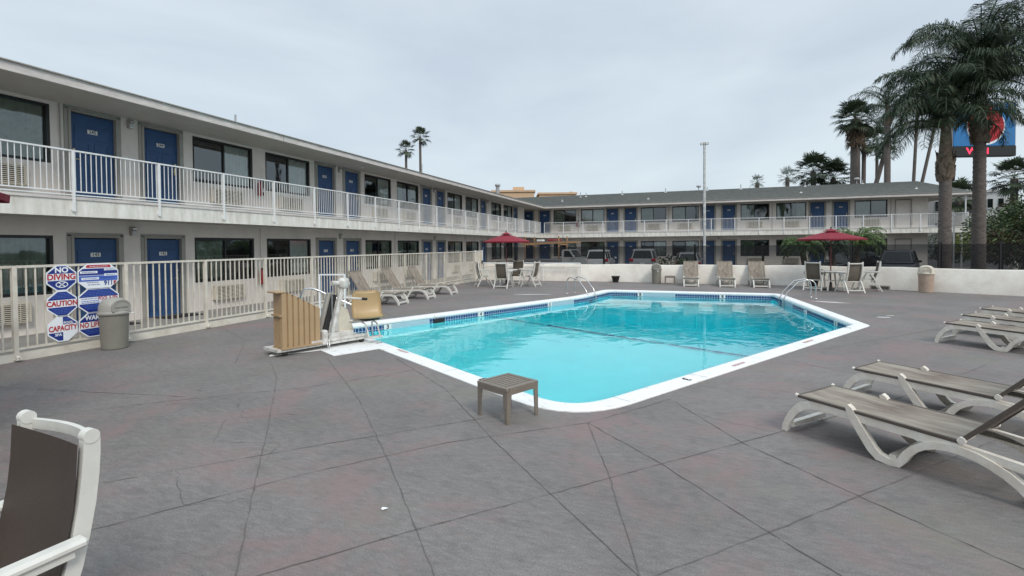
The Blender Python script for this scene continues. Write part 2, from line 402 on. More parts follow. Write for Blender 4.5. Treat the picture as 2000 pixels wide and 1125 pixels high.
def sheet_with_hole(name, outer, hole, z, m, kind='structure'):
    bm = bmesh.new()
    for loop in (outer, hole):
        if not loop: continue
        vs = [bm.verts.new((x, y, z)) for x, y in loop]
        for i in range(len(vs)): bm.edges.new((vs[i], vs[(i + 1) % len(vs)]))
    bmesh.ops.triangle_fill(bm, edges=bm.edges[:], use_beauty=True, normal=(0, 0, 1))
    for f in bm.faces:
        if f.normal.z < 0: f.normal_flip()
    me = bpy.data.meshes.new(name); bm.to_mesh(me); bm.free(); me.materials.append(MT[m])
    o = bpy.data.objects.new(name, me); COL.objects.link(o); tag(o, kind=kind); return o

# ------------------------------------------------------------------ ground, deck, pool
POOL = round_poly([(-7.62, 9.12), (-1.06, 4.88), (3.77, 12.6), (3.22, 19.85), (-3.0, 20.05), (-3.62, 17.2)], [0.35, 0.95, 0.12, 0.45, 0.45, 0.6], 8)
INN = inset(POOL, 0.29)
WALLP = [(-10.15, 24.75), (-7.3, 24.6), (-5.0, 24.6), (-3.0, 24.6), (-1.0, 24.3), (1.2, 24.15), (3.6, 24.0), (5.2, 23.65), (7.0, 22.95), (8.6, 21.9), (10.4, 20.85), (13.0, 19.4), (17.5, 17.1)]
deck_outer = [(-10.3, -8), (24, -8), (24, 13.6), (17.6, 17.2)] + list(reversed([(x, y + 0.1) for x, y in WALLP[:-1]])) + [(-10.3, 24.85)]
sheet_with_hole('pool_deck', deck_outer, POOL, 0.0, 'deck')
hole = [(-9.5, 3.0), (6, 3.0), (6, 21.5), (-9.5, 21.5)]
sheet_with_hole('ground', [(-600, -300), (600, -300), (600, 900), (-600, 900)], hole, -0.25, 'asphalt')
mb = MB()
mb.box((-12.3, 17.8, -0.12), (4.0, 51.6, 0.24), 'walk')
mb.box((3.0, 43.0, -0.121), (34.0, 2.6, 0.238), 'walk')
tag(mb.build('pavement'), kind='structure')

# deck joints and cracks, traced on the slab
rnd = random.Random(5)
def crack(mbx, pts, wd, jit=0.012, z=0.004, m='crack', step=0.16):
    P = []
    for i in range(len(pts) - 1):
        a = Vector(pts[i]); b = Vector(pts[i + 1]); k = max(1, int((b - a).length / step))
        for j in range(k):
            q = a.lerp(b, j / k)
            if 0 < j or i > 0: q = q + Vector((rnd.uniform(-jit, jit), rnd.uniform(-jit, jit)))
            P.append(q)
    P.append(Vector(pts[-1]))
    Lq = []; Rq = []
    for i, q in enumerate(P):
        d = (P[min(i + 1, len(P) - 1)] - P[max(i - 1, 0)]).normalized(); nn = Vector((-d.y, d.x)); h = wd * rnd.choice((0.3, 0.55, 0.8, 1.0, 1.3)) / 2
        Lq.append((q.x + nn.x * h, q.y + nn.y * h, z)); Rq.append((q.x - nn.x * h, q.y - nn.y * h, z))
    n_ = len(P)
    mbx.add(Lq + Rq, [(i, n_ + i, n_ + i + 1, i + 1) for i in range(n_ - 1)], m)
mb = MB()
JO = [[(-9.2, 1.0), (-6.71, 3.12), (-5.85, 4.05), (-4.6, 5.1), (-3.7, 6.3)],
      [(-8.6, 3.9), (-5.7, 4.36)], [(-4.9, 1.9), (-4.22, 2.52), (-3.03, 3.74), (-1.56, 5.15)],
      [(-4.6, 1.0), (-3.56, 2.09), (-2.82, 3.16), (-2.05, 4.05), (-0.92, 4.95), (-0.15, 6.0)],
      [(-3.5, 0.6), (-2.2, 2.07), (-1.61, 2.73), (-0.91, 3.44), (0.84, 5.24), (2.3, 6.8), (4.1, 9.0)],
      [(-1.2, 1.7), (-0.15, 2.75), (0.49, 3.39), (1.56, 4.49), (3.2, 6.2), (6.0, 9.1)],
      [(-5.43, 6.59), (-3.61, 4.91), (-2.33, 3.56), (-1.28, 2.38), (0.1, 0.9)],
      [(-6.03, 6.04), (-5.25, 5.35), (-3.77, 3.7), (-2.88, 2.68), (-2.31, 2.04), (-1.6, 1.2)],
      [(-4.35, 6.9), (-2.83, 5.6), (-1.61, 4.19), (-0.91, 3.44), (-0.32, 2.81), (0.9, 1.5)],
      [(-0.92, 4.95), (-0.55, 3.85), (-0.23, 2.73), (0.1, 1.7)],
      [(-0.92, 4.95), (-0.19, 4.21), (0.49, 3.39), (1.6, 2.2)],
      [(-0.1, 5.9), (0.49, 4.87), (1.21, 4.02), (2.6, 2.5)],
      [(1.5, 8.5), (2.13, 8.0), (3.6, 6.6), (5.4, 4.8)], [(3.3, 11.3), (5.0, 9.8), (7.4, 7.7)],
      [(2.2, 9.6), (6.2, 13.9), (9.5, 17.5)], [(4.2, 14.2), (8.6, 18.8)],
      [(3.6, 16.5), (6.6, 14.0), (10.5, 10.6)], [(-9.9, 8.5), (-8.0, 7.4), (-6.6, 5.9)], [(-9.9, 13.8), (-7.2, 11.2)],
      [(-9.9, 19.0), (-6.4, 15.2)], [(-8.9, 14.0), (-5.9, 17.6), (-3.3, 20.7)], [(-2.0, 20.1), (-3.6, 22.8)], [(1.0, 20.0), (2.6, 22.4)]]
for j in JO: crack(mb, j, 0.0075, 0.005, step=0.09)
CR = [[(-6.6, 4.4), (-6.0, 4.9), (-5.5, 4.3), (-5.0, 4.5), (-4.4, 4.0), (-3.9, 4.3)], [(-4.5, 3.9), (-4.1, 3.4), (-3.5, 3.6), (-3.3, 3.2)],
      [(0.07, 5.6), (0.5, 5.35), (0.84, 5.24)], [(-3.0, 4.5), (-2.4, 4.7), (-2.0, 4.6)], [(-5.9, 6.0), (-5.2, 5.9), (-4.5, 6.2)],
      [(-3.9, 2.9), (-3.3, 2.5), (-2.9, 2.7)], [(1.9, 3.6), (2.3, 3.3), (3.0, 3.4)], [(-7.6, 5.6), (-7.0, 5.4), (-6.4, 5.7)]]
for j in CR: crack(mb, j, 0.004, 0.03, step=0.07)
tag(mb.build('slab_joints'), kind='structure')

# pool basin
def fz(x, y):
    # distance beyond the break line, along the pool axis
    a = Vector((-5.2, 13.6)); d = Vector((0.46, 0.89)); s_ = (Vector((x, y)) - a).dot(d)
    if s_ < 0: return -1.05 + 0.015 * s_
    return -1.05 - min(1.6, s_ * 0.5)
mb = MB(); nI = len(INN)
tb = -0.25
for i in range(nI):
    a = INN[i]; b = INN[(i + 1) % nI]
    mb.quad((a[0], a[1], -3.0), (b[0], b[1], -3.0), (b[0], b[1], tb), (a[0], a[1], tb), 'plaster')
GX = 40
xs = [-9 + 14 * i / GX for i in range(GX + 1)]; ys = [4 + 17 * i / GX for i in range(GX + 1)]
mb.add([(x, y, fz(x, y)) for y in ys for x in xs], [(j * (GX + 1) + i, j * (GX + 1) + i + 1, (j + 1) * (GX + 1) + i + 1, (j + 1) * (GX + 1) + i) for j in range(GX) for i in range(GX)], 'plaster', True)
basin = tag(mb.build('pool_basin'), kind='structure')
mb = MB()
crack(mb, [(-5.22, 13.75), (2.2, 9.95)], 0.09, 0.0, -1.035, 'tileblue')
o = mb.build('floor_stripe', basin)
# waterline tiles: real little tiles over grout
mb = MB()
def walk_poly(poly, step):
    n_ = len(poly)
    for i in range(n_):
        a = Vector(poly[i]); b = Vector(poly[(i + 1) % n_]); ln = (b - a).length
        k = max(1, round(ln / step))
        for j in range(k): yield a.lerp(b, j / k), a.lerp(b, (j + 1) / k)
TI = inset(INN, 0.012)
for i in range(nI):
    a = TI[i]; b = TI[(i + 1) % nI]
    mb.quad((a[0], a[1], -0.262), (b[0], b[1], -0.262), (b[0], b[1], -0.06), (a[0], a[1], -0.06), 'grout')
    mb.quad((a[0], a[1], -0.262), (INN[i][0], INN[i][1], -0.262), (INN[(i + 1) % nI][0], INN[(i + 1) % nI][1], -0.262), (b[0], b[1], -0.262), 'grout')
TJ = inset(INN, 0.016)
rt_ = random.Random(3)
tidx = 0
for p0, p1 in walk_poly(TJ, 0.085):
    d = (p1 - p0); g = d * 0.10; a = p0 + g; b = p1 - g
    # a few runs replaced by plain pale tiles
    tidx += 1
    pale = (tidx // 14) % 5 == 3
    for zz in (-0.146, -0.233):
        mb.quad((a.x, a.y, zz), (b.x, b.y, zz), (b.x, b.y, zz + 0.074), (a.x, a.y, zz + 0.074), 'grout' if pale else 'tileblue')
mb.build('waterline_tiles', basin)
# water
mb = MB(); WI = inset(INN, 0.018); nW = len(WI)
zt = -0.185
mb.add([(x, y, zt) for x, y in WI], [tuple(range(nW))], 'water')
mb.add([(x, y, -2.95) for x, y in WI], [tuple(reversed(range(nW)))], 'water')
for i in range(nW):
    a = WI[i]; b = WI[(i + 1) % nW]
    mb.quad((a[0], a[1], zt), (a[0], a[1], -2.95), (b[0], b[1], -2.95), (b[0], b[1], zt), 'water')
bmw = bmesh.new()
wo = mb.build('water'); bmw.from_mesh(wo.data); bmesh.ops.remove_doubles(bmw, verts=bmw.verts, dist=0.0005); bmesh.ops.recalc_face_normals(bmw, faces=bmw.faces); bmw.to_mesh(wo.data); bmw.free()
tag(wo, kind='structure')
# coping
mb = MB()
prof = [(0.0, 0.0), (0.0, 0.012), (0.02, 0.018), (0.24, 0.022), (0.285, 0.012), (0.305, -0.015), (0.305, -0.05), (0.285, -0.065), (0.26, -0.07)]
rings = [[(x, y, z) for x, y in (inset(POOL, d) if d else POOL)] for d, z in prof]
nP = len(POOL); vs = [p for r in rings for p in r]
mb.add(vs, [(i * nP + k, i * nP + (k + 1) % nP, (i + 1) * nP + (k + 1) % nP, (i + 1) * nP + k) for i in range(len(prof) - 1) for k in range(nP)], 'coping', False)
coping = tag(mb.build('pool_coping'), kind='structure')
cj = MB()
for p0, p1 in walk_poly(POOL, 1.5):
    if (p1 - p0).length < .8: continue
    d_ = (p1 - p0).normalized(); nn_ = Vector((-d_.y, d_.x)); a_ = p0 + nn_ * .012; b_ = p0 + nn_ * .272; t2 = d_ * .003
    cj.add([(a_.x - t2.x, a_.y - t2.y, .0245), (a_.x + t2.x, a_.y + t2.y, .0245), (b_.x + t2.x, b_.y + t2.y, .0245), (b_.x - t2.x, b_.y - t2.y, .0245)], [(0, 1, 2, 3)], 'fargrey')
cj.build('coping_joints', coping)
# depth numbers painted on the coping (near side) and tiles (far side)
def mark(body, x, y, ang, size, m='ink'):
    q = MB(); ca, sa = math.cos(ang), math.sin(ang)
    text(q, body, size, lambda a, b: (x + a * ca - b * sa, y + a * sa + b * ca, 0.026), m, 0.004)
    q.build('depth_number', coping)
ANR = math.atan2(0.86, 0.52); ANL = math.atan2(-0.53, 0.85)
mark('3', 0.02, 6.88, ANR + PI, 0.17); mark('5', 3.2, 12.05, ANR + PI, 0.16)
mark('3', -2.52, 6.1, ANL + PI, 0.17); mark('3', -5.3, 7.85, ANL + PI, 0.15)
mark('NO DIVING', 2.1, 10.2, ANR + PI, 0.08, 'faded_red'); mark('NO DIVING', 0.75, 7.98, ANR + PI, 0.07, 'faded_red'); mark('NO DIVING', -4.5, 7.34, ANL + PI, 0.07, 'faded_red')
def tile_mark(body, x, y, nx, ny):
    """white tile with numeral on the inner face, looking along (nx,ny)"""
    q = MB(); tx, ty = -ny, nx
    f = lambda a, b, o_=0.0: (x + tx * a + nx * o_, y + ty * a + ny * o_, -0.115 + b)
    q.prism([(-.10, -.06), (.10, -.06), (.10, .06), (-.10, .06)], lambda u, v, t_: f(u, v, t_), 0, 0.012, 'plate')
    text(q, body, 0.14, lambda a, b: f(a, b, 0.014), 'ink', 0.005)
    q.build('depth_tile', coping)
LN = (0.87, -0.495)
def on_left(t_): a = Vector((-7.3, 9.6)); b = Vector((-3.62, 17.2)); q = a.lerp(b, t_); return q.x + 0.285 * .89, q.y - 0.285 * .45
for t_, s_ in ((0.10, '3'), (0.45, '4'), (0.80, '5')):
    x_, y_ = on_left(t_); tile_mark(s_, x_, y_, 0.90, -0.436)
for x_, s_ in ((-1.6, '8'), (1.3, '8')): tile_mark(s_, x_, 19.70 - (x_ + 3) * 0.032, 0, -1)
tile_mark('6', 3.15, 15.6, -1, -0.07); tile_mark('5', 3.38, 13.6, -1, -0.07)
q = MB(); x_, y_ = on_left(0.28)
q.prism([(-.17, -.07), (.17, -.07), (.17, .05), (-.17, .05)], lambda u, v, t_: (x_ + 0.436 * u + 0.9 * t_, y_ + 0.9 * u - 0.436 * t_, -0.13 + v), -0.01, 0.013, 'rubber')
q.build('skimmer_shade_plate', coping)  # solid black block, its colour stands in for shade inside the skimmer
# broad white slab at the lift
mb = MB()
mb.prism([(-6.45, 6.42), (-5.96, 7.05), (-5.43, 6.74), (-5.02, 7.50), (-7.3, 8.95), (-7.75, 8.6)], lambda u, v, t_: (u, v, t_), 0.003, 0.014, 'coping')
tag(mb.build('lift_slab'), kind='structure')
# painted worn white patches on the deck
mb = MB()
for cx_, cy_, rx, ry, an in ((4.15, 17.4, .55, .12, -.4), (4.5, 14.15, .16, .07, 0), (4.75, 14.5, .1, .05, .2), (-5.3, 17.5, .8, .1, .3)):
    pts_ = []
    for k in range(14):
        a = 2 * PI * k / 14; r_ = rnd.uniform(.7, 1.1); x0, y0 = rx * r_ * math.cos(a), ry * r_ * math.sin(a)
        pts_.append((cx_ + x0 * math.cos(an) - y0 * math.sin(an), cy_ + x0 * math.sin(an) + y0 * math.cos(an), 0.004))
    mb.add(pts_, [tuple(range(14))], 'farwhite')
tag(mb.build('pavement_patches'), kind='structure')

# ------------------------------------------------------------------ motel building
R0 = Vector((-13.07, 43.74, 0.0))
motel = thing('motel_building', 'L shaped two storey motel with blue doors and white balcony railings around the pool', 'motel', R0)
NEG = (-R0.x, -R0.y, 0.0)
ZF2, ZSB, ZSO = 2.86, 2.45, 5.03
XL, YB = -13.07, 43.74
PB = 7.99
WIN = [(-0.0 + 5.07, 7.14)]
DOORS_L = []; WINS_L = []
for k in range(-1, 4):
    o_ = k * PB
    for s_ in (7.46, 9.07):
        if 31.3 < s_ + o_ < 32.3 or s_ + o_ < 31.3: DOORS_L.append(s_ + o_)
    for s_ in (10.42, 13.0):
        if s_ + o_ < 33.5: WINS_L.append(s_ + o_)
WINS_L = [w_ for w_ in WINS_L if w_ < 31.5] + [33.4, 36.0]
DOORS_L = [d_ for d_ in DOORS_L if d_ < 32.5] + [38.35]
WINS_B = [-11.12, -8.64, -3.5, -0.96, 4.24, 6.79, 12.03]
DOORS_B = [-13.98, -12.40, -6.34, -4.81, 1.36, 2.92, 9.13, 10.68]
WW, DW, DH = 2.07, 0.93, 2.03
LEFT = (Vector((XL, 0, 0)), 0.0); BACK = (Vector((0, YB, 0)), -PI / 2)
def mapL(s_, o_, z): return (XL + o_, s_, z)
def mapB(s_, o_, z): return (s_, YB - o_, z)
def wall_mesh(mb, fmap, s0, s1, zb, zt_, ops, m='stucco', flip=False):
    """front face with real openings; ops = (a, b, z0, z1)"""
    ops = sorted(ops)
    def fr(a, b, c, d):
        if b - a > 1e-4 and d - c > 1e-4: mb.quad(fmap(a, 0, c), fmap(b, 0, c), fmap(b, 0, d), fmap(a, 0, d), m)
    cur = s0
    for a, b, z0, z1 in ops:
        fr(cur, a, zb, zt_); fr(a, b, zb, z0); fr(a, b, z1, zt_); cur = b
        dp = -0.22
        mb.quad(fmap(a, 0, z0), fmap(a, dp, z0), fmap(a, dp, z1), fmap(a, 0, z1), m)
        mb.quad(fmap(b, 0, z0), fmap(b, 0, z1), fmap(b, dp, z1), fmap(b, dp, z0), m)
        mb.quad(fmap(a, 0, z1), fmap(a, dp, z1), fmap(b, dp, z1), fmap(b, 0, z1), m)
        mb.quad(fmap(a, 0, z0), fmap(b, 0, z0), fmap(b, dp, z0), fmap(a, dp, z0), m)
    fr(cur, s1, zb, zt_)
def ops_for(wins, doors, zb, s0, s1):
    r = []
    for a in wins:
        if a + WW > s0 and a < s1: r.append((a, min(a + WW, s1 - .05), zb + 0.82, zb + 2.10))
    for a in doors:
        if a + DW > s0 and a < s1: r.append((a - 0.05, a + DW + 0.05, zb + 0.0, zb + DH + 0.05))
    return r
wall = MB()
for zb, zt_ in ((0.0, ZSB + .05), (ZF2, ZSO + .03)):
    wall_mesh(wall, mapL, -6, 41.2, zb, zt_, ops_for(WINS_L, DOORS_L, zb, -6, 41.2))
    wall_mesh(wall, mapB, -14.6, 16.54, zb, zt_, ops_for(WINS_B, DOORS_B + [14.6], zb, -14.6, 16.54))
    wall.quad((XL, 41.2, zb), (-14.6, 41.2, zb), (-14.6, 41.2, zt_), (XL, 41.2, zt_), 'stucco')
    wall.quad((-14.6, 41.2, zb), (-14.6, YB, zb), (-14.6, YB, zt_), (-14.6, 41.2, zt_), 'stucco')
wall.quad((16.54, YB, 0), (16.54, YB + 9, 0), (16.54, YB + 9, ZSO), (16.54, YB, ZSO), 'stucco')
wall.quad((XL, -6, 0), (XL - 9, -6, 0), (XL - 9, -6, ZSO), (XL, -6, ZSO), 'stucco')
# room backs and floors, shade of the unlit rooms put in as near-black colour
for zb, zt_ in ((0.0, ZSB + .05), (ZF2, ZSO + .03)):
    wall.quad((XL - 1.3, -6, zb), (XL - 1.3, 41.1, zb), (XL - 1.3, 41.1, zt_), (XL - 1.3, -6, zt_), 'dark')
    wall.quad((-14.5, YB + 1.3, zb), (16.5, YB + 1.3, zb), (16.5, YB + 1.3, zt_), (-14.5, YB + 1.3, zt_), 'dark')
    wall.quad((XL, -6, zb + .003), (XL, 41.1, zb + .003), (XL - 1.3, 41.1, zb + .003), (XL - 1.3, -6, zb + .003), 'dark')
wall.build('wall', motel, NEG)
# balcony slab: top, fascia, underside
sl = MB()
XR, YR = -11.77, 42.44
def slabbox(x0, x1, y0, y1, z0, z1, m): sl.box(((x0 + x1) / 2, (y0 + y1) / 2, (z0 + z1) / 2), (x1 - x0, y1 - y0, z1 - z0), m)
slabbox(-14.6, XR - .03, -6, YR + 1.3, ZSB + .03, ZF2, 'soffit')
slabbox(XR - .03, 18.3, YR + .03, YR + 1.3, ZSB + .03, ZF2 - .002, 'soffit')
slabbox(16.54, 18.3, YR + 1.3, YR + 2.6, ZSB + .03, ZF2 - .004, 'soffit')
sl.build('walkway_slab', motel, NEG)
fa = MB()
fa.box((XR - 0.0, (-6 + YR) / 2, (ZSB + ZF2) / 2 + .01), (0.06, 6 + YR + .03, ZF2 - ZSB), 'fascia')
fa.box(((XR + 18.33) / 2, YR, (ZSB + ZF2) / 2 + .01), (18.33 - XR, 0.06, ZF2 - ZSB - .004), 'fascia')
fa.box((18.31, YR + 1.3, (ZSB + ZF2) / 2 + .01), (0.06, 2.55, ZF2 - ZSB - .008), 'fascia')
fa.box((XR + .04, (-6 + YR) / 2, ZF2 - .03), (0.03, 6 + YR, 0.05), 'eave')
fa.box(((XR + 18.33) / 2, YR - .04, ZF2 - .032), (18.3 - XR, 0.03, 0.05), 'eave')
fa.build('slab_fascia', motel, NEG)
# soffit + eave boards + roof
XE, YE, XEE = -11.56, 42.25, 18.43
so = MB()
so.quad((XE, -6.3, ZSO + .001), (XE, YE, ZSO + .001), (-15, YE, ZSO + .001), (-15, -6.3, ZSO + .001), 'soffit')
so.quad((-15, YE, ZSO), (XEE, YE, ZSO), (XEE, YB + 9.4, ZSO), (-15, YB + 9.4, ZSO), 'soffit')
so.build('soffit', motel, NEG)
ev = MB()
ev.box((XE, (-6.3 + YE) / 2, 5.115), (0.05, 6.3 + YE, 0.17), 'eave')
ev.box(((XE + XEE) / 2, YE, 5.115), (XEE - XE, 0.05, 0.166), 'eave')
ev.box((XEE, YE + 5.5, 5.115), (0.05, 10.9, 0.162), 'eave')
ev.box((XE + .02, (-6.3 + YE) / 2, 5.212), (0.10, 6.3 + YE, 0.022), 'trim')
ev.box(((XE + XEE) / 2, YE - .02, 5.212), (XEE - XE + .1, 0.10, 0.021), 'trim')
ev.build('eave_board', motel, NEG)
rf = MB(); zr = 6.62; yr_ = YE + 5.45; xr_ = XE - 5.5; xh = 18.43 - 0.9
ze_ = 5.225
P_in = (XE, YE, ze_); P_rin = (xr_, yr_, zr)
rf.quad(P_in, (XEE + .05, YE - .03, ze_), (17.3, yr_, zr), P_rin, 'shingle')
rf.add([(XEE + .05, YE - .03, ze_), (XEE + .05, YE + 11, ze_), (17.3, yr_, zr)], [(0, 1, 2)], 'shingle')
rf.quad((XEE + .05, YE + 11, ze_), (-22.5, YE + 11, ze_), P_rin, (17.3, yr_, zr), 'shingle')
rf.quad((XE, -6.3, ze_), P_in, P_rin, (xr_, -6.3, zr - .2), 'shingle')
rf.quad((xr_, -6.3, zr - .2), P_rin, (-22.5, YE + 11, ze_), (-22.5, -6.3, ze_), 'shingle')
# shingle courses as thin laps
for k in range(1, 16):
    t_ = k / 16; y_ = YE + (yr_ - YE) * t_; z_ = ze_ + (zr - ze_) * t_; xa = XE + (xr_ - XE) * t_; xb = XEE + (17.3 - XEE) * t_
    rf.box(((xa + xb) / 2, y_, z_ + .004), (xb - xa - .05, 0.05, 0.012), 'shingle')
roof = rf.build('roof', motel, NEG)
def roofz(y): return ze_ + (zr - ze_) * (y - YE) / (yr_ - YE)
def pipe_vent(x, y, z, h=0.35, r=0.04, cap=False):
    q = MB(); q.tube([(x, y, z - .1), (x, y, z + h)], r, 'pipe', 8)
    if cap:
        q.lathe([(0, h + .12), (.16, h + .10), (.2, h + .02), (.2, h - .06), (.1, h - .08)], 'pipe', 12, (x, y, z))
    else:
        q.lathe([(0, .03), (r * 2.6, .02), (r * 3.4, -.02)], 'rail', 8, (x, y, z))
    ob = q.build('roof_vent', roof, None)
for x, y, h, cp in ((-10.5, 44.6, .2, 0), (-9.2, 46.5, .45, 0), (-8.7, 46.6, .35, 0), (-5.4, 46.9, .35, 0), (-2.9, 44.0, .12, 0), (-1.6, 47.3, .35, 0), (1.2, 47.2, .4, 1), (1.9, 47.3, .3, 0), (4.6, 47.3, .4, 0), (8.6, 44.3, .12, 0), (9.5, 47.4, .35, 0), (13.2, 47.5, .4, 1), (16.0, 44.2, .14, 0), (13.6, 47.5, .3, 0)):
    pipe_vent(x, y, roofz(y), h, .035, cp)
pipe_vent(-12.0, 10.9, 5.34, .22, .025); pipe_vent(-12.6, 22.6, 5.50, .5, .03); pipe_vent(-12.6, 33.5, 5.5, .62, .14, True)

cdt = MB()
for y_ in (7.15, 23.12, 38.0): cdt.tube([(XL + .03, y_ + .1, ZF2 + .02), (XL + .03, y_ + .1, ZSO)], .014, 'pipe', 6); cdt.build('conduit', motel, NEG); cdt = MB()
for y_ in (12.75, 20.75, 28.8): cdt.tube([(XL + .03, y_ - .02, 0), (XL + .03, y_ - .02, ZSB)], .016, 'stucco', 6); cdt.build('conduit', motel, NEG); cdt = MB()
for x_ in (-8.85, -1.25, 6.5, 14.3): cdt.tube([(x_, YB - .03, ZF2), (x_, YB - .03, ZSO)], .018, 'pipe', 6); cdt.build('conduit', motel, NEG); cdt = MB()
for y_ in (12.2, 27.5): cdt.box((XE + .027, y_, 5.115), (.008, .02, .17), 'trim'); cdt.build('board_joint', motel, NEG); cdt = MB()
cdt.lathe([(0, -.10), (.05, -.09), (.075, -.04), (.075, 0)], 'farwhite', 14, (XL + .9, 17.0, ZSO)); cdt.build('ceiling_fixture', motel, NEG)
# doors
def make_door():
    d = MB()
    d.box((-0.075, 0, DH / 2 + .01), (0.045, DW, DH - .02), 'door')
    for sy in (-1, 1):
        for z0, z1 in ((.18, .92), (1.05, 1.42)):
            cy = sy * .205; a, b = cy - .16, cy + .16
            for (yy0, yy1, zz0, zz1) in ((a, b, z0, z0 + .035), (a, b, z1 - .035, z1), (a, a + .035, z0 + .036, z1 - .036), (b - .035, b, z0 + .036, z1 - .036)):
                d.box((-.048, (yy0 + yy1) / 2, (zz0 + zz1) / 2), (.012, yy1 - yy0, zz1 - zz0), 'door')
    d.box((-.045, 0, 1.62), (.01, .72, .30), 'door', None, .004)
    door = d.build('door', motel)
    f = MB()
    for s_ in (-1, 1): f.box((-.02, s_ * (DW / 2 + .032), DH / 2 + .02), (.13, .05, DH + .06), 'trim'); f.box((.012, s_ * (DW / 2 + .09), DH / 2 + .045), (.022, .08, DH + .1), 'trim')
    f.box((-.02, 0, DH + .04), (.128, DW + .012, .03), 'trim'); f.box((.0125, 0, DH + .1), (.021, DW + .26, .07), 'trim')
    f.box((-.03, 0, .012), (.15, DW, .022), 'steel')
    f.build('door_frame', door)
    return door
def add_handle(door, side):
    h = MB(); y = side * (DW / 2 - .075)
    h.box((-.045, y, 1.02), (.02, .055, .2), 'brass', None, .005)
    h.beam((-.01, y, .99), (-.01, y - side * .11, .99), .02, .02, 'brass', (0, 0, 1), .004)
    h.tube([(-.05, y, .99), (-.005, y, .99)], .012, 'brass', 8)
    h.tube([(-.05, y, 1.2), (-.025, y, 1.2)], .028, 'brass', 12)
    return h.build('handle', door)
def add_number(door, num):
    n_ = MB(); n_.box((-.033, 0, 1.66), (.008, .21, .095), 'plate', None, .002)
    text(n_, num, .105, lambda a, b: (-.0275, a, 1.66 + b), 'ink', .002)
    return n_.build('number_plate', door)
D0 = make_door(); hl = add_handle(D0, -1); hl_mesh = hl.data; tmp = add_handle(D0, 1); hr_mesh = tmp.data
bpy.data.objects.remove(tmp); fr_mesh = [c for c in kids(D0) if c.name.startswith('door_frame')][0].data
first = True
def place_door(fmap, rz, s_, zb, side, num):
    global first
    if first: d = D0; first = False; [c for c in kids(D0) if c.name.startswith('handle')][0].data = hl_mesh if side < 0 else hr_mesh
    else:
        d = D0.copy(); COL.objects.link(d); d.parent = motel
        for nm, me in (('door_frame', fr_mesh), ('handle', hl_mesh if side < 0 else hr_mesh)):
            c = bpy.data.objects.new(nm, me); COL.objects.link(c); c.parent = d
    p = Vector(fmap(s_ + DW / 2, 0, zb)) - R0; d.location = p; d.rotation_euler = (0, 0, rz)
    if num: add_number(d, num)
    return d
def place_part(proto, fmap, rz, s_, zb, used):
    if not used: d = proto
    else: d = copy_tree(proto, motel)
    d.parent = motel
    d.location = Vector(fmap(s_, 0, zb)) - R0; d.rotation_euler = (0, 0, rz); return d
DL = sorted(DOORS_L); 
nlow = {7.46: ('143', '245'), 9.07: ('142', '244')}
cnt_l, cnt_u = 141, 243
for d_ in DL:
    if abs(d_ - 7.46) < .01: a_, b_ = '143', '245'
    elif abs(d_ - 9.07) < .01: a_, b_ = '142', '244'
    elif d_ < 7: a_, b_ = '144', '246'
    else: a_, b_ = str(cnt_l), str(cnt_u); cnt_l -= 1; cnt_u -= 1
    sd_ = -1 if (round((d_ - 7.46) / PB) * PB + 7.46 - d_) ** 2 < .04 else 1
    if abs(d_ - 7.46) < .01:
        place_door(mapL, 0, d_, 0, 1, a_); place_door(mapL, 0, d_, ZF2, -1, b_)
    else:
        place_door(mapL, 0, d_, 0, sd_, a_); place_door(mapL, 0, d_, ZF2, sd_, b_)
for i, d_ in enumerate(DOORS_B):
    sd_ = -1 if i % 2 == 0 else 1
    place_door(mapB, -PI / 2, d_, 0, sd_, str(134 - i)); place_door(mapB, -PI / 2, d_, ZF2, sd_, str(236 - i))
# utility doors at the end of the back wing
for zb in (0, ZF2):
    u = MB(); u.box((14.6 + DW / 2, YB + .06, zb + DH / 2 + .01), (DW, .04, DH - .02), 'stucco'); 
    for s_ in (-1, 1): u.box((14.6 + DW / 2 + s_ * (DW / 2 + .03), YB + .02, zb + DH / 2 + .02), (.05, .12, DH + .06), 'trim')
    u.box((14.6 + DW / 2, YB + .02, zb + DH + .04), (DW + .01, .118, .03), 'trim'); u.box((14.75, YB + .02, zb + 1.0), (.05, .04, .16), 'steel')
    tag(u.build('utility_door', motel, NEG), 'plain beige utility door')

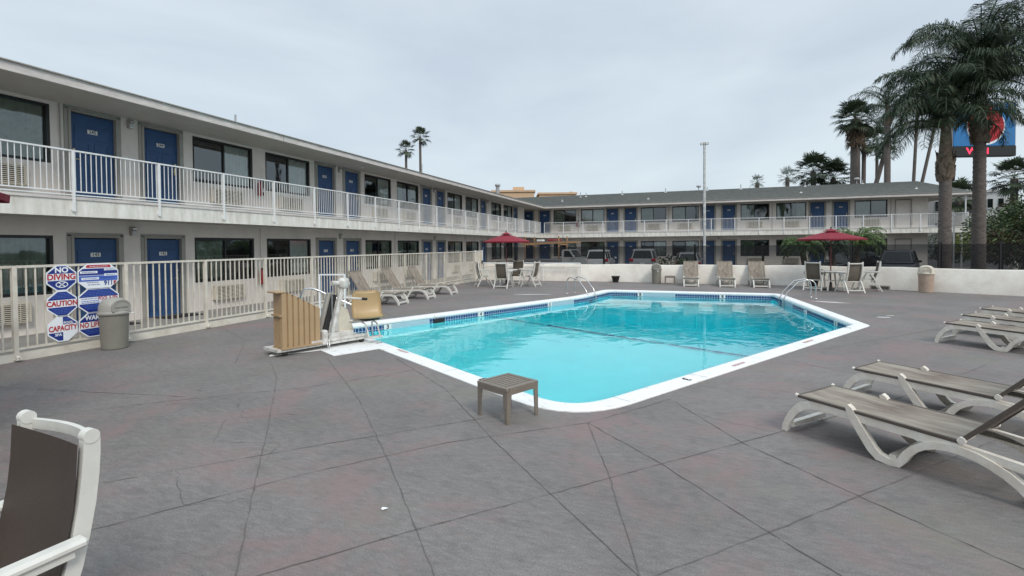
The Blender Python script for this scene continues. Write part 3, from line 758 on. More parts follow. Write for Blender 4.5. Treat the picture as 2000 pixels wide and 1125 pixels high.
# windows: three curtain states
def make_window(kind):
    f = MB(); W2 = WW / 2; H = 1.28; x = -.06; t_ = .06
    f.box((x, 0, t_ / 2), (.09, WW, t_), 'black'); f.box((x, 0, H - t_ / 2), (.09, WW, t_), 'black')
    for s_ in (-1, 1): f.box((x, s_ * (W2 - t_ / 2), H / 2), (.088, t_, H - 2 * t_), 'black')
    f.box((x - .005, 0, H / 2), (.06, .055, H - 2 * t_), 'black')
    f.box((x + .02, -W2 / 2 - .0, t_ + .015), (.02, W2 - .07, .03), 'black'); f.box((x + .02, -W2 / 2, H - t_ - .015), (.02, W2 - .07, .03), 'black')
    win = f.build('window', motel)
    g = MB(); g.quad((x - .01, -W2 + t_, t_), (x - .01, -.03, t_), (x - .01, -.03, H - t_), (x - .01, -W2 + t_, H - t_), 'glass')
    g.quad((x - .025, .03, t_), (x - .025, W2 - t_, t_), (x - .025, W2 - t_, H - t_), (x - .025, .03, H - t_), 'glass')
    g.build('glass_pane', win)
    def cur(y0, y1, m, seed):
        c = MB(); rr = random.Random(seed); n_ = int((y1 - y0) / .03); vs = []
        for i in range(n_ + 1):
            y = y0 + (y1 - y0) * i / n_; xo = -.125 - .032 * math.sin(i * .95 + math.sin(i * .23) * 1.4) - rr.uniform(0, .006)
            vs += [(xo, y, .01), (xo, y, H - .01)]
        c.add(vs, [(2 * i, 2 * i + 2, 2 * i + 3, 2 * i + 1) for i in range(n_)], m, True)
        c.build('curtain', win)
    if kind == 0: cur(-W2 + .02, .02, 'curtain', 1)
    if kind == 1: cur(0.0, W2 - .02, 'curtain2', 2)
    if kind == 2: cur(-W2 + .02, W2 - .02, 'curtain2', 3)
    if kind == 4: cur(-W2 + .02, W2 - .02, 'curtain', 6)
    if kind == 3: cur(-W2 + .02, -.35, 'curtain', 4); cur(.4, W2 - .02, 'curtain', 5)
    return win
WP = [make_window(k) for k in range(5)]; WU = [False] * 5
def make_ac():
    a = MB()
    a.box((.06, 0, .215), (.15, 1.08, .43), 'ac', None, .012)
    for k in range(9): a.box((.142, 0, .055 + .04 * k), (.014, .94, .019), 'ac')
    for k in range(8): a.box((.1425, -.47 + .94 * k / 7, .215), (.012, .012, .36), 'ac')
    u = a.build('air_conditioner', motel)
    g = MB(); g.box((.1365, 0, .215), (.004, .94, .36), 'rubber'); g.build('grille_shade_plate', u)  # flat black plate, painted shade behind the louvres
    return u
AC0 = make_ac(); acu = False
wr = random.Random(11)
pick = {(5.01, 0): 4, (5.01, 1): 4, (2.43, 0): 4, (2.43, 1): 4, (10.42, 0): 0, (10.42, 1): 1, (13.0, 0): 1, (13.0, 1): 1}
def wins(fmap, rz, lst, seed):
    global acu
    for a in lst:
        for lv, zb in ((0, 0.0), (1, ZF2)):
            k = None
            for (kk, ll), v in pick.items():
                if fmap is mapL and ll == lv and abs(kk - a) < .1: k = v
            if k is None: k = wr.choice([0, 1, 2, 3, 1, 0])
            place_part(WP[k], fmap, rz, a + WW / 2, zb + .82, WU[k]); WU[k] = True
            place_part(AC0, fmap, rz, a + WW / 2 + .02, zb + .27, acu); acu = True
wins(mapL, 0, WINS_L, 1); wins(mapB, -PI / 2, WINS_B, 2)
for k in range(5):
    if not WU[k]:
        for c in kids(WP[k]): bpy.data.objects.remove(c)
        bpy.data.objects.remove(WP[k])
# wall lamps between each pair of doors
lm = MB(); lm.box((.03, 0, .11), (.06, .14, .22), 'trim', None, .01)
LM0 = lm.build('wall_lamp', motel); l2 = MB(); l2.box((.085, 0, .06), (.06, .12, .12), 'farwhite', None, .02); l2.box((.09, 0, .17), (.05, .10, .05), 'steel', None, .01); l2.build('lamp_lens', LM0)
lu = False
for k in range(0, 4):
    s_ = 8.74 + k * PB
    for zz in (2.12, 4.78): place_part(LM0, mapL, 0, s_, zz, lu); lu = True
for s_ in (-5.1, 2.6, 10.35):
    for zz in (2.12, 4.78): place_part(LM0, mapB, -PI / 2, s_, zz, lu)
# railing: posts, rails and balusters per bay
ZR = 3.79
def make_bay(wd, nb):
    b = MB(); b.box((0, 0, ZR - ZF2 - .0), (.045, wd, .03), 'rail'); b.box((0, 0, .105), (.03, wd, .025), 'rail'); b.box((0, 0, .035), (.03, wd, .022), 'rail')
    for i in range(nb):
        y = -wd / 2 + wd * (i + .5) / nb; b.box((0, y, (.12 + ZR - ZF2 - .015) / 2), (.0125, .0125, ZR - ZF2 - .135), 'rail')
    bay = b.build('railing_panel', motel)
    p = MB(); p.box((.014, -wd / 2, (ZR - ZF2) / 2 - .16), (.045, .045, ZR - ZF2 + .28), 'rail'); p.box((.0, -wd / 2, -.22), (.03, .075, .1), 'rail'); p.build('railing_post', bay)
    return bay
B1 = make_bay(1.75, 18); B1u = False
for k in range(-7, 21):
    s_ = 6.71 + 1.75 * k + .875
    if s_ + .87 > YR: continue
    ob = B1 if not B1u else copy_tree(B1, motel); B1u = True
    ob.location = Vector((XR + .045, s_, ZF2)) - R0
B2 = make_bay(1.70, 18); B2u = False
for k in range(0, 18):
    s_ = -11.6 + 1.70 * k + .85
    if s_ + .8 > 18.3: continue
    ob = B2 if not B2u else copy_tree(B2, motel); B2u = True
    ob.location = Vector((s_, YR - .045, ZF2)) - R0; ob.rotation_euler = (0, 0, -PI / 2)
lastx = -11.6 + 1.7 * 17
for (cx_, cy_, rz, wd) in ((18.28, YR + 1.28, 0, 2.55),):
    ob = make_bay(wd, 26); ob.location = Vector((cx_, cy_, ZF2)) - R0
q = MB(); q.box((18.28, YR - .03, 3.2), (.05, .05, 1.3), 'rail'); q.box((17.8, YR - .045, ZR), (.92, .045, .03), 'rail'); q.build('railing_post', motel, NEG)
q = MB(); q.box((18.28, YR + 2.6, 3.2), (.05, .05, 1.3), 'rail'); q.build('railing_post', motel, NEG)
# stair flight and column at the end of the back wing
st = MB()
for k in range(12):
    st.box((18.8 + .27 * k, YR + 1.3, ZF2 - .1 - .235 * k), (.3, 1.2, .06), 'walk')
st.beam((18.5, YR + .65, ZF2 - .2), (21.9, YR + .65, -.2), .05, .25, 'fascia'); st.beam((18.5, YR + 1.95, ZF2 - .2), (21.9, YR + 1.95, -.2), .05, .25, 'fascia')
st.beam((18.4, YR + .65, ZF2 + .9), (21.9, YR + .65, .85), .04, .04, 'rail')
st.build('outside_stairs', motel, NEG)
cl = MB(); cl.tube([(18.0, YR + .1, -.25), (18.0, YR + .1, ZSB + .05)], .05, 'rail', 10); cl.tube([(18.2, YR + .1, ZR), (18.2, YR + .1, ZSO)], .04, 'rail', 10); cl.build('column', motel, NEG)

# fire extinguisher boxes and other wall things
def extinguisher(x, y, z, rz, label):
    t_ = thing('fire_extinguisher', label, 'fire extinguisher', (x, y, z), rz, 'fire extinguishers hung on the motel walls')
    b = MB(); b.lathe([(0, 0), (.07, .0), (.075, .03), (.075, .34), (.06, .40), (.025, .43), (.025, .47)], 'redbox', 14, (.09, -.07, 0)); b.build('cylinder', t_)
    b = MB(); b.box((.09, -.07, .49), (.05, .03, .04), 'black'); b.tube([(.09, -.05, .47), (.11, .02, .40), (.10, .03, .2)], .012, 'rubber', 6); b.build('valve', t_)
    b = MB(); b.box((.03, .07, .27), (.06, .12, .50), 'black', None, .01); b.box((.062, .07, .2), (.006, .07, .14), 'plate'); b.build('cabinet', t_)
extinguisher(XL, 12.75, .62, 0, 'red fire extinguisher with black box on the ground floor wall right of door 142')
extinguisher(XL, 12.75, 3.48, 0, 'dark red fire extinguisher behind the left balcony railing between two windows')
extinguisher(-8.9, YB, 3.45, -PI / 2, 'small fire extinguisher on the upper wall of the back wing')
extinguisher(-8.9, YB, .6, -PI / 2, 'small fire extinguisher on the lower wall of the back wing beside the parked cars')
for i, (y_, lb) in enumerate(((7.95, 'black doormat at the ground floor door behind the trash can'), (9.6, 'black doormat at the ground floor door right of the trash can'))):
    q = MB(); q.box((0, 0, .008), (.62, .95, .014), 'mat_black', None, .004); o = q.build('doormat'); o.location = (XL + .45, y_, 0.001); tag(o, lb, 'doormat', 'doormats on the ground floor walkway')

# ------------------------------------------------------------------ beige steel fence
XF = -10.15; PF = 1.69; F0 = 4.95
fence = thing('steel_fence', 'beige steel picket fence between the pool deck and the motel walkway', 'fence', (XF, F0, 0))
def fence_bay(wd):
    b = MB(); b.box((0, 0, 1.515), (.045, wd, .04), 'fence'); b.box((0, 0, .19), (.04, wd, .035), 'fence')
    n_ = 13
    for i in range(1, n_): b.box((0, -wd / 2 + wd * i / n_, .85), (.02, .02, 1.31), 'fence')
    return b
bay = fence_bay(PF - .065); first_b = None
pm = MB(); pm.box((0, 0, .765), (.062, .062, 1.53), 'fence'); pm.box((.06, 0, .03), (.12, .10, .012), 'fence'); pm.beam((.03, 0, .10), (.09, 0, .035), .05, .02, 'fence'); pm.tube([(.085, .0, .03), (.085, 0, .06)], .014, 'steel', 6)
for k in range(-6, 11):
    y_ = PF * k
    if first_b is None:
        first_b = bay.build('picket_panel', fence); fp = pm.build('fence_post', fence); a, b = first_b, fp
    else:
        a = first_b.copy(); b = fp.copy(); COL.objects.link(a); COL.objects.link(b); a.parent = fence; b.parent = fence
    a.location = (0, y_ + PF / 2, 0); b.location = (0, y_, 0)
q = MB(); q.box((0, 0, .765), (.07, .07, 1.53), 'fence'); e = q.build('fence_post', fence); e.location = (0, PF * 11, 0)
q = MB(); q.box((-.02, 8.0, .06), (.14, 32.0, .13), 'fence'); q.build('fence_curb', fence)
gate = thing('mesh_gate', 'solid beige mesh gate closing the far end of the picket fence', 'gate', (XF, F0 + PF * 11 + .05, 0))
q = MB()
for y_ in (.03, 1.0): q.box((0, y_, .8), (.05, .05, 1.56), 'rail')
q.box((0, .515, 1.53), (.04, .92, .04), 'rail'); q.box((0, .515, .12), (.04, .92, .04), 'rail'); q.build('gate_frame', gate)
q = MB(); q.box((0, .515, .825), (.008, .92, 1.37), 'fence')
for i in range(18): q.box((.007, .08 + .05 * i, .825), (.006, .008, 1.36), 'fence')
q.build('mesh_panel', gate)
q = MB(); q.box((.05, .85, .95), (.06, .06, .18), 'rubber', None, .01); q.build('latch', gate)

# ------------------------------------------------------------------ safety signs on the fence
def octa(wd, ht, c):
    a, b = wd / 2, ht / 2; return [(-a, -b + c), (-a + c * 1.15, -b), (a - c * 1.15, -b), (a, -b + c), (a, b - c), (a - c * 1.15, b), (-a + c * 1.15, b), (-a, b - c)]
def clip(poly, z0, z1, y0=-9, y1=9):
    def cut(P, ax, v, keep):
        o_ = []
        for i in range(len(P)):
            p, q_ = P[i], P[(i + 1) % len(P)]; ip = (p[ax] - v) * keep >= 0; iq = (q_[ax] - v) * keep >= 0
            if ip: o_.append(p)
            if ip != iq:
                t_ = (v - p[ax]) / (q_[ax] - p[ax]); o_.append((p[0] + (q_[0] - p[0]) * t_, p[1] + (q_[1] - p[1]) * t_))
        return o_
    P = cut(poly, 1, z0, 1); P = cut(P, 1, z1, -1); P = cut(P, 0, y0, 1); return cut(P, 0, y1, -1)
def sign(yc, zc, wd, ht, label, draw):
    t_ = thing('safety_sign', label, 'safety sign', (XF + .045, yc, zc), 0, 'safety signs on the pool fence')
    b = MB(); b.prism(octa(wd, ht, ht * .29), lambda u, v, x: (x, u, v), -.004, .004, 'signwhite'); b.build('board', t_)
    g = MB(); inner = octa(wd - .035, ht - .035, ht * .275)
    def band(z0, z1, m, y0=-9, y1=9, lv=0):
        P = clip(inner, z0, z1, y0, y1)
        if len(P) > 2: g.add([(.0055 + lv * .001, u, v) for u, v in P], [tuple(range(len(P)))], m)
    def tx(s_, size, y, z, m, bold=.003, sx_=1.0, lv=3): text(g, s_, size, lambda a, c: (.0055 + lv * .001, y + a, z + c), m, bold, sx_)
    rr = random.Random(int(yc * 100))
    def small(z, y0, y1, m, h=.006):
        y = y0
        while y < y1:
            l_ = rr.uniform(.015, .045); e_ = min(y + l_, y1); g.quad((.0088, y, z - h / 2), (.0088, e_, z - h / 2), (.0088, e_, z + h / 2), (.0088, y, z + h / 2), m); y = e_ + .008
    draw(g, band, tx, small)
    g.build('lettering', t_)
def s_div(g, band, tx, small):
    band(.075, .3, 'navy'); band(-.3, -.045, 'navy')
    tx('NO', .125, 0, .132, 'signwhite', .005); tx('DIVING', .135, 0, .014, 'signred', .004, .93)
    for k in range(24):
        a = 2 * PI * k / 24; b = 2 * PI * (k + 1) / 24; r0, r1 = (.078, .042), (.092, .056); z = -.112
        g.quad((.0085, r0[0] * math.cos(a), z + r0[1] * math.sin(a)), (.0085, r1[0] * math.cos(a), z + r1[1] * math.sin(a)), (.0085, r1[0] * math.cos(b), z + r1[1] * math.sin(b)), (.0085, r0[0] * math.cos(b), z + r0[1] * math.sin(b)), 'signwhite')
    for s_ in (-1, 1): g.quad((.0092, -.06, -.112 - s_ * .036), (.0092, -.048, -.112 - s_ * .045), (.0092, .06, -.112 + s_ * .036), (.0092, .048, -.112 + s_ * .045), 'signwhite')
def s_cau(g, band, tx, small):
    band(.065, .3, 'navy'); band(-.3, -.06, 'navy'); tx('CAUTION', .125, 0, 0, 'signred', .004, .80)
    for z, h in ((.175, .08), (.15, .11), (.125, .13), (.10, .15), (-.09, .15), (-.115, .13), (-.14, .11), (-.165, .08)): small(z, -h, h, 'midblue', .012)
def s_cap(g, band, tx, small):
    band(.07, .3, 'navy', 0.0, 9); band(-.3, -.06, 'navy', -9, .0); tx('POOL', .055, .08, .095, 'signwhite', .002); tx('CAPACITY', .125, 0, .004, 'signred', .004, .70)
    tx('SPA', .06, -.07, -.10, 'signwhite', .002)
    for z in (.165, .14): small(z, .01, .10, 'midblue', .01)
def s_911(g, band, tx, small):
    band(.155, .205, 'signred', -.2, .2); band(.02, .14, 'navy'); band(-.09, .012, 'midblue')
    for y0, y1, z0, z1 in ((-.30, -.02, .055, .095), (.09, .31, .10, .135), (.09, .31, .0, .04), (-.28, .0, -.06, -.02)): band(z0, z1, 'signwhite', y0, y1, 1)
    for z, y0, y1 in ((.18, -.15, .15), (.12, -.2, .05), (.075, -.27, -.05), (.118, .12, .28), (.02, .12, .28), (-.04, -.25, -.03), (-.03, .03, .25), (-.11, -.2, .0), (-.15, -.18, .02)): small(z, y0, y1, 'navy' if z != .18 else 'signwhite', .009)
    tx('911', .115, .16, -.135, 'navy', .003, .9); g.add([(.0085, .245, -.10), (.0085, .30, -.095), (.0085, .25, -.17)], [(0, 1, 2)], 'signred')
def s_spa(g, band, tx, small):
    band(.065, .3, 'navy'); band(-.3, -.05, 'navy'); tx('POOL & SPA', .085, .15, .03, 'signred', .002, .72)
    for z in (.04, .0, -.03): small(z, -.29, .0, 'midblue', .010)
    small(-.025, .03, .2, 'signred', .008)
    for z, h in ((.18, .17), (.15, .21), (.12, .24), (.09, .27), (-.08, .27), (-.11, .24), (-.14, .21)): small(z, -h, h, 'midblue', .014)
def s_war(g, band, tx, small):
    band(.055, .3, 'navy'); band(-.3, -.065, 'navy'); tx('WARNING', .115, 0, .125, 'signwhite', .004, .85); tx('NO LIFEGUARD', .125, 0, -.002, 'signred', .003, .74)
    for z, h in ((-.09, .26), (-.12, .23), (-.15, .2)): small(z, -h, h, 'midblue', .012)
S1, S2 = 5.575, 6.15
sign(S1, 1.30, .44, .44, 'blue and white octagonal NO DIVING sign, top left of the fence signs', s_div)
sign(S1, .86, .44, .44, 'octagonal CAUTION sign with red word on white band, below the NO DIVING sign', s_cau)
sign(S1, .43, .44, .44, 'octagonal POOL and SPA CAPACITY sign, lowest of the left row of signs', s_cap)
sign(S2, 1.30, .67, .46, 'wide octagonal emergency sign with 911 at its lower right', s_911)
sign(S2, .86, .67, .44, 'wide octagonal POOL & SPA rules sign partly behind the trash can lid', s_spa)
sign(S2, .43, .67, .44, 'wide octagonal WARNING NO LIFEGUARD sign partly behind the grey trash can', s_war)

# ------------------------------------------------------------------ trash cans
def dome_bin(loc, rz, label, m='bin', ml='bin_lid', h=.92, r=.235):
    t_ = thing('trash_can', label, 'trash can', loc, rz, 'dome topped trash cans on the deck')
    hb = h * .70
    b = MB(); b.lathe([(0, .004), (r * .86, .004), (r * .88, .02), (r * .97, hb - .02), (r * 1.0, hb)], m, 28); b.build('can_body', t_)
    l_ = MB(); H = h - hb
    l_.lathe([(r * 1.0, hb - .03), (r * 1.09, hb - .025), (r * 1.09, hb + .02), (r * 1.02, hb + .03)], ml, 28)
    seg = 28; prof_ = [(1.02, .03), (.98, .45), (.86, .72), (.62, .90), (.3, .985), (.0, 1.0)]
    vs = []
    for pr, pz in prof_:
        for k in range(seg): a = 2 * PI * k / seg; vs.append((pr * r * math.cos(a), pr * r * math.sin(a), hb + H * pz))
    l_.add(vs, [(i * seg + k, i * seg + (k + 1) % seg, (i + 1) * seg + (k + 1) % seg, (i + 1) * seg + k) for i in range(5) for k in range(seg)], ml, True)
    l_.build('dome_lid', t_)
    f = MB(); n_ = 12
    ar = [(-r * .62, hb + .035)] + [(-r * .62 * math.cos(PI * k / n_), hb + H * (.42 + .42 * math.sin(PI * k / n_))) for k in range(n_ + 1)] + [(r * .62, hb + .035)]
    f.prism(ar, lambda u, v, x: (x, u, v), r * .5, r * .985, ml)
    f.ribbon(ar, .022, r * .97, r * 1.03, lambda u, v, x: (x, u, v), ml)
    f.box((r * 1.02, 0, hb + H * .40), (.01, r * .9, .012), m)
    f.build('flap', t_)
    return t_
CAMP = Vector((0, 0, 0))
def face_cam(x, y): return math.atan2(-y, -x)
dome_bin((-9.72, 6.15, 0), face_cam(-9.72, 6.15) + .5, 'grey green trash can with dome lid beside the fence signs', h=.92, r=.225)
dome_bin((-1.22, 23.95, 0), face_cam(-1.2, 24), 'grey dome topped trash can standing against the white wall', 'bin', 'bin', h=.93, r=.22)
dome_bin((8.15, 21.65, 0), face_cam(8, 21.6), 'beige dome topped trash can in front of the white wall on the right', 'bin_beige', 'ac', h=.97, r=.235)
def paper(loc, s_, label, seed=1):
    b = MB(); rr = random.Random(seed); n_ = 9; vs = [(rr.uniform(-1, 1) * s_, rr.uniform(-1, 1) * s_, rr.uniform(0, .45) * s_) for _ in range(n_)]
    bm = bmesh.new()
    for v in vs: bm.verts.new(v)
    bmesh.ops.convex_hull(bm, input=bm.verts[:]); me = bpy.data.meshes.new('p'); bm.to_mesh(me); bm.free(); me.materials.append(MT['paper'])
    o_ = bpy.data.objects.new('paper_scrap', me); COL.objects.link(o_); o_.location = loc; tag(o_, label, 'paper scrap')
paper((-9.49, 6.30, .62), .055, 'crumpled white napkin stuck at the rim of the trash can by the signs', 4)
paper((-1.93, 2.88, .003), .022, 'tiny white paper scrap lying on the grey deck', 2)
paper((-1.14, 23.66, .58), .05, 'white paper caught under the lid of the trash can at the wall', 8)

# ------------------------------------------------------------------ white wall and dark screen fence behind it
def offset_line(pts, d):
    o_ = []
    for i, p in enumerate(pts):
        a = Vector(pts[max(i - 1, 0)]); b = Vector(pts[min(i + 1, len(pts) - 1)]); e = (b - a).normalized(); o_.append((p[0] - e.y * d, p[1] + e.x * d))
    return o_
def dense(pts, step=.4):
    o_ = []
    n_ = len(pts)
    for i in range(n_ - 1):
        p0 = Vector(pts[max(i - 1, 0)]); p1 = Vector(pts[i]); p2 = Vector(pts[i + 1]); p3 = Vector(pts[min(i + 2, n_ - 1)])
        k = max(1, int((p2 - p1).length / step))
        for j in range(k):
            t_ = j / k; q_ = .5 * ((2 * p1) + (-p0 + p2) * t_ + (2 * p0 - 5 * p1 + 4 * p2 - p3) * t_ ** 2 + (-p0 + 3 * p1 - 3 * p2 + p3) * t_ ** 3); o_.append((q_.x, q_.y))
    o_.append(tuple(pts[-1])); return o_
WD = dense(WALLP, .35)
b = MB(); F = WD; K = offset_line(WD, .2); n_ = len(F); HW = .85; rr = random.Random(8)
hs = [HW + .012 * math.sin(i * .7) + rr.uniform(-.006, .006) for i in range(n_)]
F1 = offset_line(WD, .025); K1 = offset_line(WD, .175)
vs = [(x, y, -.26) for x, y in F] + [(x, y, h - .03) for (x, y), h in zip(F, hs)] + [(x, y, h) for (x, y), h in zip(F1, hs)] + [(x, y, h) for (x, y), h in zip(K1, hs)] + [(x, y, h - .03) for (x, y), h in zip(K, hs)] + [(x, y, -.26) for x, y in K]
b.add(vs, [(r_ * n_ + i, r_ * n_ + i + 1, (r_ + 1) * n_ + i + 1, (r_ + 1) * n_ + i) for r_ in range(5) for i in range(n_ - 1)], 'white_stucco', True)
tag(b.build('low_wall'), 'long low white stucco wall curving behind the pool deck', 'wall')
screen = thing('screen_fence', 'black see-through mesh screen with black posts behind the low white wall', 'fence', (0, 25.0, -.25))
S_L = offset_line(WD, .33); b = MB(); n_ = len(S_L)
b.add([(x, y - 25, 0.0) for x, y in S_L] + [(x, y - 25, 1.97) for x, y in S_L], [(i, i + 1, n_ + i + 1, n_ + i) for i in range(n_ - 1)], 'screen', False)
b.build('mesh_panel', screen)
for px in (-8.6, -3.98, 0.45, 3.1, 6.35, 8.75, 10.25, 13.0, 16.0):
    j = min(range(n_), key=lambda i: abs(S_L[i][0] - px)); x, y = S_L[j]
    q = MB(); q.box((0, 0, 1.0), (.09, .09, 2.0), 'black'); q.box((0, 0, 2.02), (.11, .11, .04), 'black'); o = q.build('fence_post', screen); o.location = (x, y - 25 + .05, 0)
# pipe handrail in front of the wall, left
t_ = thing('pipe_handrail', 'white pipe handrail running along the left end of the white wall', 'handrail', (-4.85, 24.35, 0))
q = MB(); q.tube([(-5.2, .1, .90), (0, 0, .90), (0.02, 0, .86), (0.02, 0, 0)], .025, 'rail', 8); q.tube([(-5.2, .1, .72), (0, 0, .72)], .02, 'fence', 8); q.build('top_rail', t_)
for x_ in (-1.9, -3.8): q = MB(); q.tube([(x_, .05, 0), (x_, .05, .9)], .02, 'rail', 8); q.build('rail_post', t_)
# little grey drain box at the wall foot
q = MB(); q.box((0, 0, .13), (.62, .16, .035), 'fargrey'); q.box((-.29, 0, .06), (.04, .16, .12), 'fargrey'); q.box((.29, 0, .06), (.04, .16, .12), 'fargrey'); q.box((0, .04, .055), (.54, .05, .11), 'bin')
o = q.build('drain_cover'); o.location = (7.1, 22.72, 0); o.rotation_euler = (0, 0, -.38); tag(o, 'low grey drain cover at the foot of the white wall', 'drain cover')

# ------------------------------------------------------------------ furniture
def arc(cx_, cy_, r, a0, a1, n_=8, ry=None): ry = ry or r; return [(cx_ + r * math.cos(R(a0 + (a1 - a0) * k / n_)), cy_ + ry * math.sin(R(a0 + (a1 - a0) * k / n_))) for k in range(n_ + 1)]
def make_chaise(name, label, cat, group, ang=50, resin='resin', trim='sling_trim'):
    """origin on the floor under the foot end, x towards the head, width along y (0.62)"""
    t_ = thing(name, label, cat, group=group); hw = .31
    for s_ in (-1, 1):
        y0 = s_ * hw; y1 = s_ * (hw - .045)
        fn = lambda u, v, w_: (u, w_, v)
        f = MB()
        # front leg sweeping up into the side rail
        f.ribbon([(.00, .0), (.015, .06), (.04, .12), (.075, .18), (.12, .235), (.175, .285), (.23, .31), (.32, .316), (.5, .312), (.9, .30), (1.35, .285), (1.6, .265), (1.9, .235)], [.05, .055, .06, .064, .07, .078, .074, .066, .064, .064, .062, .058, .05], y0, y1, fn, resin)
        # slanting middle brace, foot and big rear arch
        f.ribbon([(.555, .395), (.575, .37), (.61, .30), (.68, .19), (.75, .085), (.80, .04), (.875, .026), (.935, .03), (.965, .075), (.995, .13), (1.04, .185), (1.10, .23), (1.17, .26), (1.25, .273), (1.33, .272), (1.41, .258), (1.49, .23), (1.57, .19), (1.64, .14), (1.70, .08), (1.75, .0)], [.03, .05, .066, .068, .068, .066, .052, .055, .058, .058, .056, .055, .055, .056, .058, .06, .062, .062, .06, .058, .056], y0 + s_ * .012, y1, fn, resin)
        f.build('side_frame', t_)
    for x_, z_ in ((.05, .07), (.88, .05), (1.72, .06), (1.2, .25), (.20, .30)):
        c = MB(); c.box((x_, 0, z_), (.05, 2 * hw - .085, .045), resin); c.build('cross_bar', t_)
    s = MB(); n_ = 12; W = hw - .01
    def sheet(p0, p1, sag):
        vs = []
        for i in range(n_ + 1):
            u = i / n_; x = p0[0] + (p1[0] - p0[0]) * u; z = p0[1] + (p1[1] - p0[1]) * u
            for j in range(7):
                v = j / 6 * 2 - 1; vs.append((x, v * W, z - sag * (1 - v * v) * math.sin(PI * min(max(u, .06), .94))))
        s.add(vs, [(i * 7 + j, (i + 1) * 7 + j, (i + 1) * 7 + j + 1, i * 7 + j + 1) for i in range(n_) for j in range(6)], 'sling', True)
    sheet((.14, .375), (1.32, .345), .02); s.build('seat_sling', t_)
    e = MB()
    for s_ in (-1, 1):
        e.beam((.13, s_ * W, .365), (1.32, s_ * W, .335), .03, .022, trim); e.tube([(.115, s_ * (W + .005), .372), (.135, s_ * (W + .005), .372)], .018, resin, 8)
    e.beam((.13, -W, .365), (.13, W, .365), .022, .02, trim)
    e.build('seat_rail', t_)
    a = R(ang); Lb = .80; p1 = (1.34 + Lb * math.cos(a), .345 + Lb * math.sin(a))
    s = MB(); sheet((1.34, .355), p1, .02)
    s.build('back_sling', t_)
    e = MB()
    for s_ in (-1, 1):
        e.beam((1.32, s_ * W, .34), (p1[0], s_ * W, p1[1] - .008), .028, .03, trim); e.tube([(1.33, s_ * (W - .0), .35), (1.33, s_ * (W + .03), .35)], .026, resin, 10)
    e.beam((p1[0], -W, p1[1]), (p1[0], W, p1[1]), .03, .028, trim); e.build('back_frame', t_)
    h = MB(); m_ = (1.34 + .5 * Lb * math.cos(a) + .05 * math.sin(a), .345 + .5 * Lb * math.sin(a) - .05 * math.cos(a))
    h.tube([(m_[0], -.2, m_[1]), (m_[0], .2, m_[1])], .012, resin, 8)
    for s_ in (-1, 1): h.tube([(m_[0], s_ * .2, m_[1]), (1.66, s_ * .2, .2)], .014, 'ac', 8)
    h.tube([(1.66, -.2, .2), (1.66, .2, .2)], .014, 'ac', 8); h.build('prop_bar', t_)
    return t_
ch = make_chaise('chaise_lounge', 'weathered chaise lounge with brown stained sling, nearest at the right edge of the deck', 'chaise lounge', 'chaise lounges round the pool')
def put(o, x, y, rz, z=0): o.location = (x, y, z); o.rotation_euler = (0, 0, rz); return o
A1 = R(-41.3)
def foot_to_origin(seat_near, ang):
    """place so the near corner of the seat front is at seat_near; the near long side is local -y"""
    dx, dy = .13, -.30
    return seat_near[0] - (dx * math.cos(ang) - dy * math.sin(ang)), seat_near[1] - (dx * math.sin(ang) + dy * math.cos(ang))
x_, y_ = foot_to_origin((1.0, 5.24), A1); put(ch, x_, y_, A1)
def chaise_copy(x, y, rz, label):
    c = copy_tree(ch); put(c, x, y, rz); c['label'] = label; return c
x_, y_ = foot_to_origin((1.81, 6.55), R(-39)); chaise_copy(x_, y_, R(-39), 'greyish chaise lounge second from the front at the right, with worn grey-green sling')
for (sx_, sy_), lb in (((4.33, 10.75), 'chaise lounge nearest of the far row of three at the right edge'), ((5.1, 12.0), 'chaise lounge in the middle of the far row of three at the right edge'), ((5.95, 13.25), 'chaise lounge farthest of the far row of three at the right edge')):
    x_, y_ = foot_to_origin((sx_, sy_), R(-43)); chaise_copy(x_, y_, R(-43), lb)
# the far ones have steep backs: a second build
ch2 = make_chaise('chaise_lounge', 'taupe chaise lounge by the picket fence, closest to the pool lift', 'chaise lounge', 'chaise lounges round the pool', 58, 'resin_clean', 'sling')
put(ch2, -8.22, 13.50, PI + .04)
for (x_, y_, a_), lb in (((-8.20, 15.28, PI + .05), 'taupe chaise lounge by the picket fence, middle of the three'), ((-8.12, 16.92, PI + .06), 'taupe chaise lounge by the picket fence, farthest from the pool lift')):
    c = copy_tree(ch2); put(c, x_, y_, a_); c['label'] = lb
for x_, lb in ((.27, 'chaise lounge against the white wall, left of the three facing the pool'), (1.68, 'chaise lounge against the white wall, middle of the three facing the pool'), (2.95, 'chaise lounge against the white wall, right of the three facing the pool')):
    c = copy_tree(ch2); put(c, x_, 22.3, PI / 2); c['label'] = lb

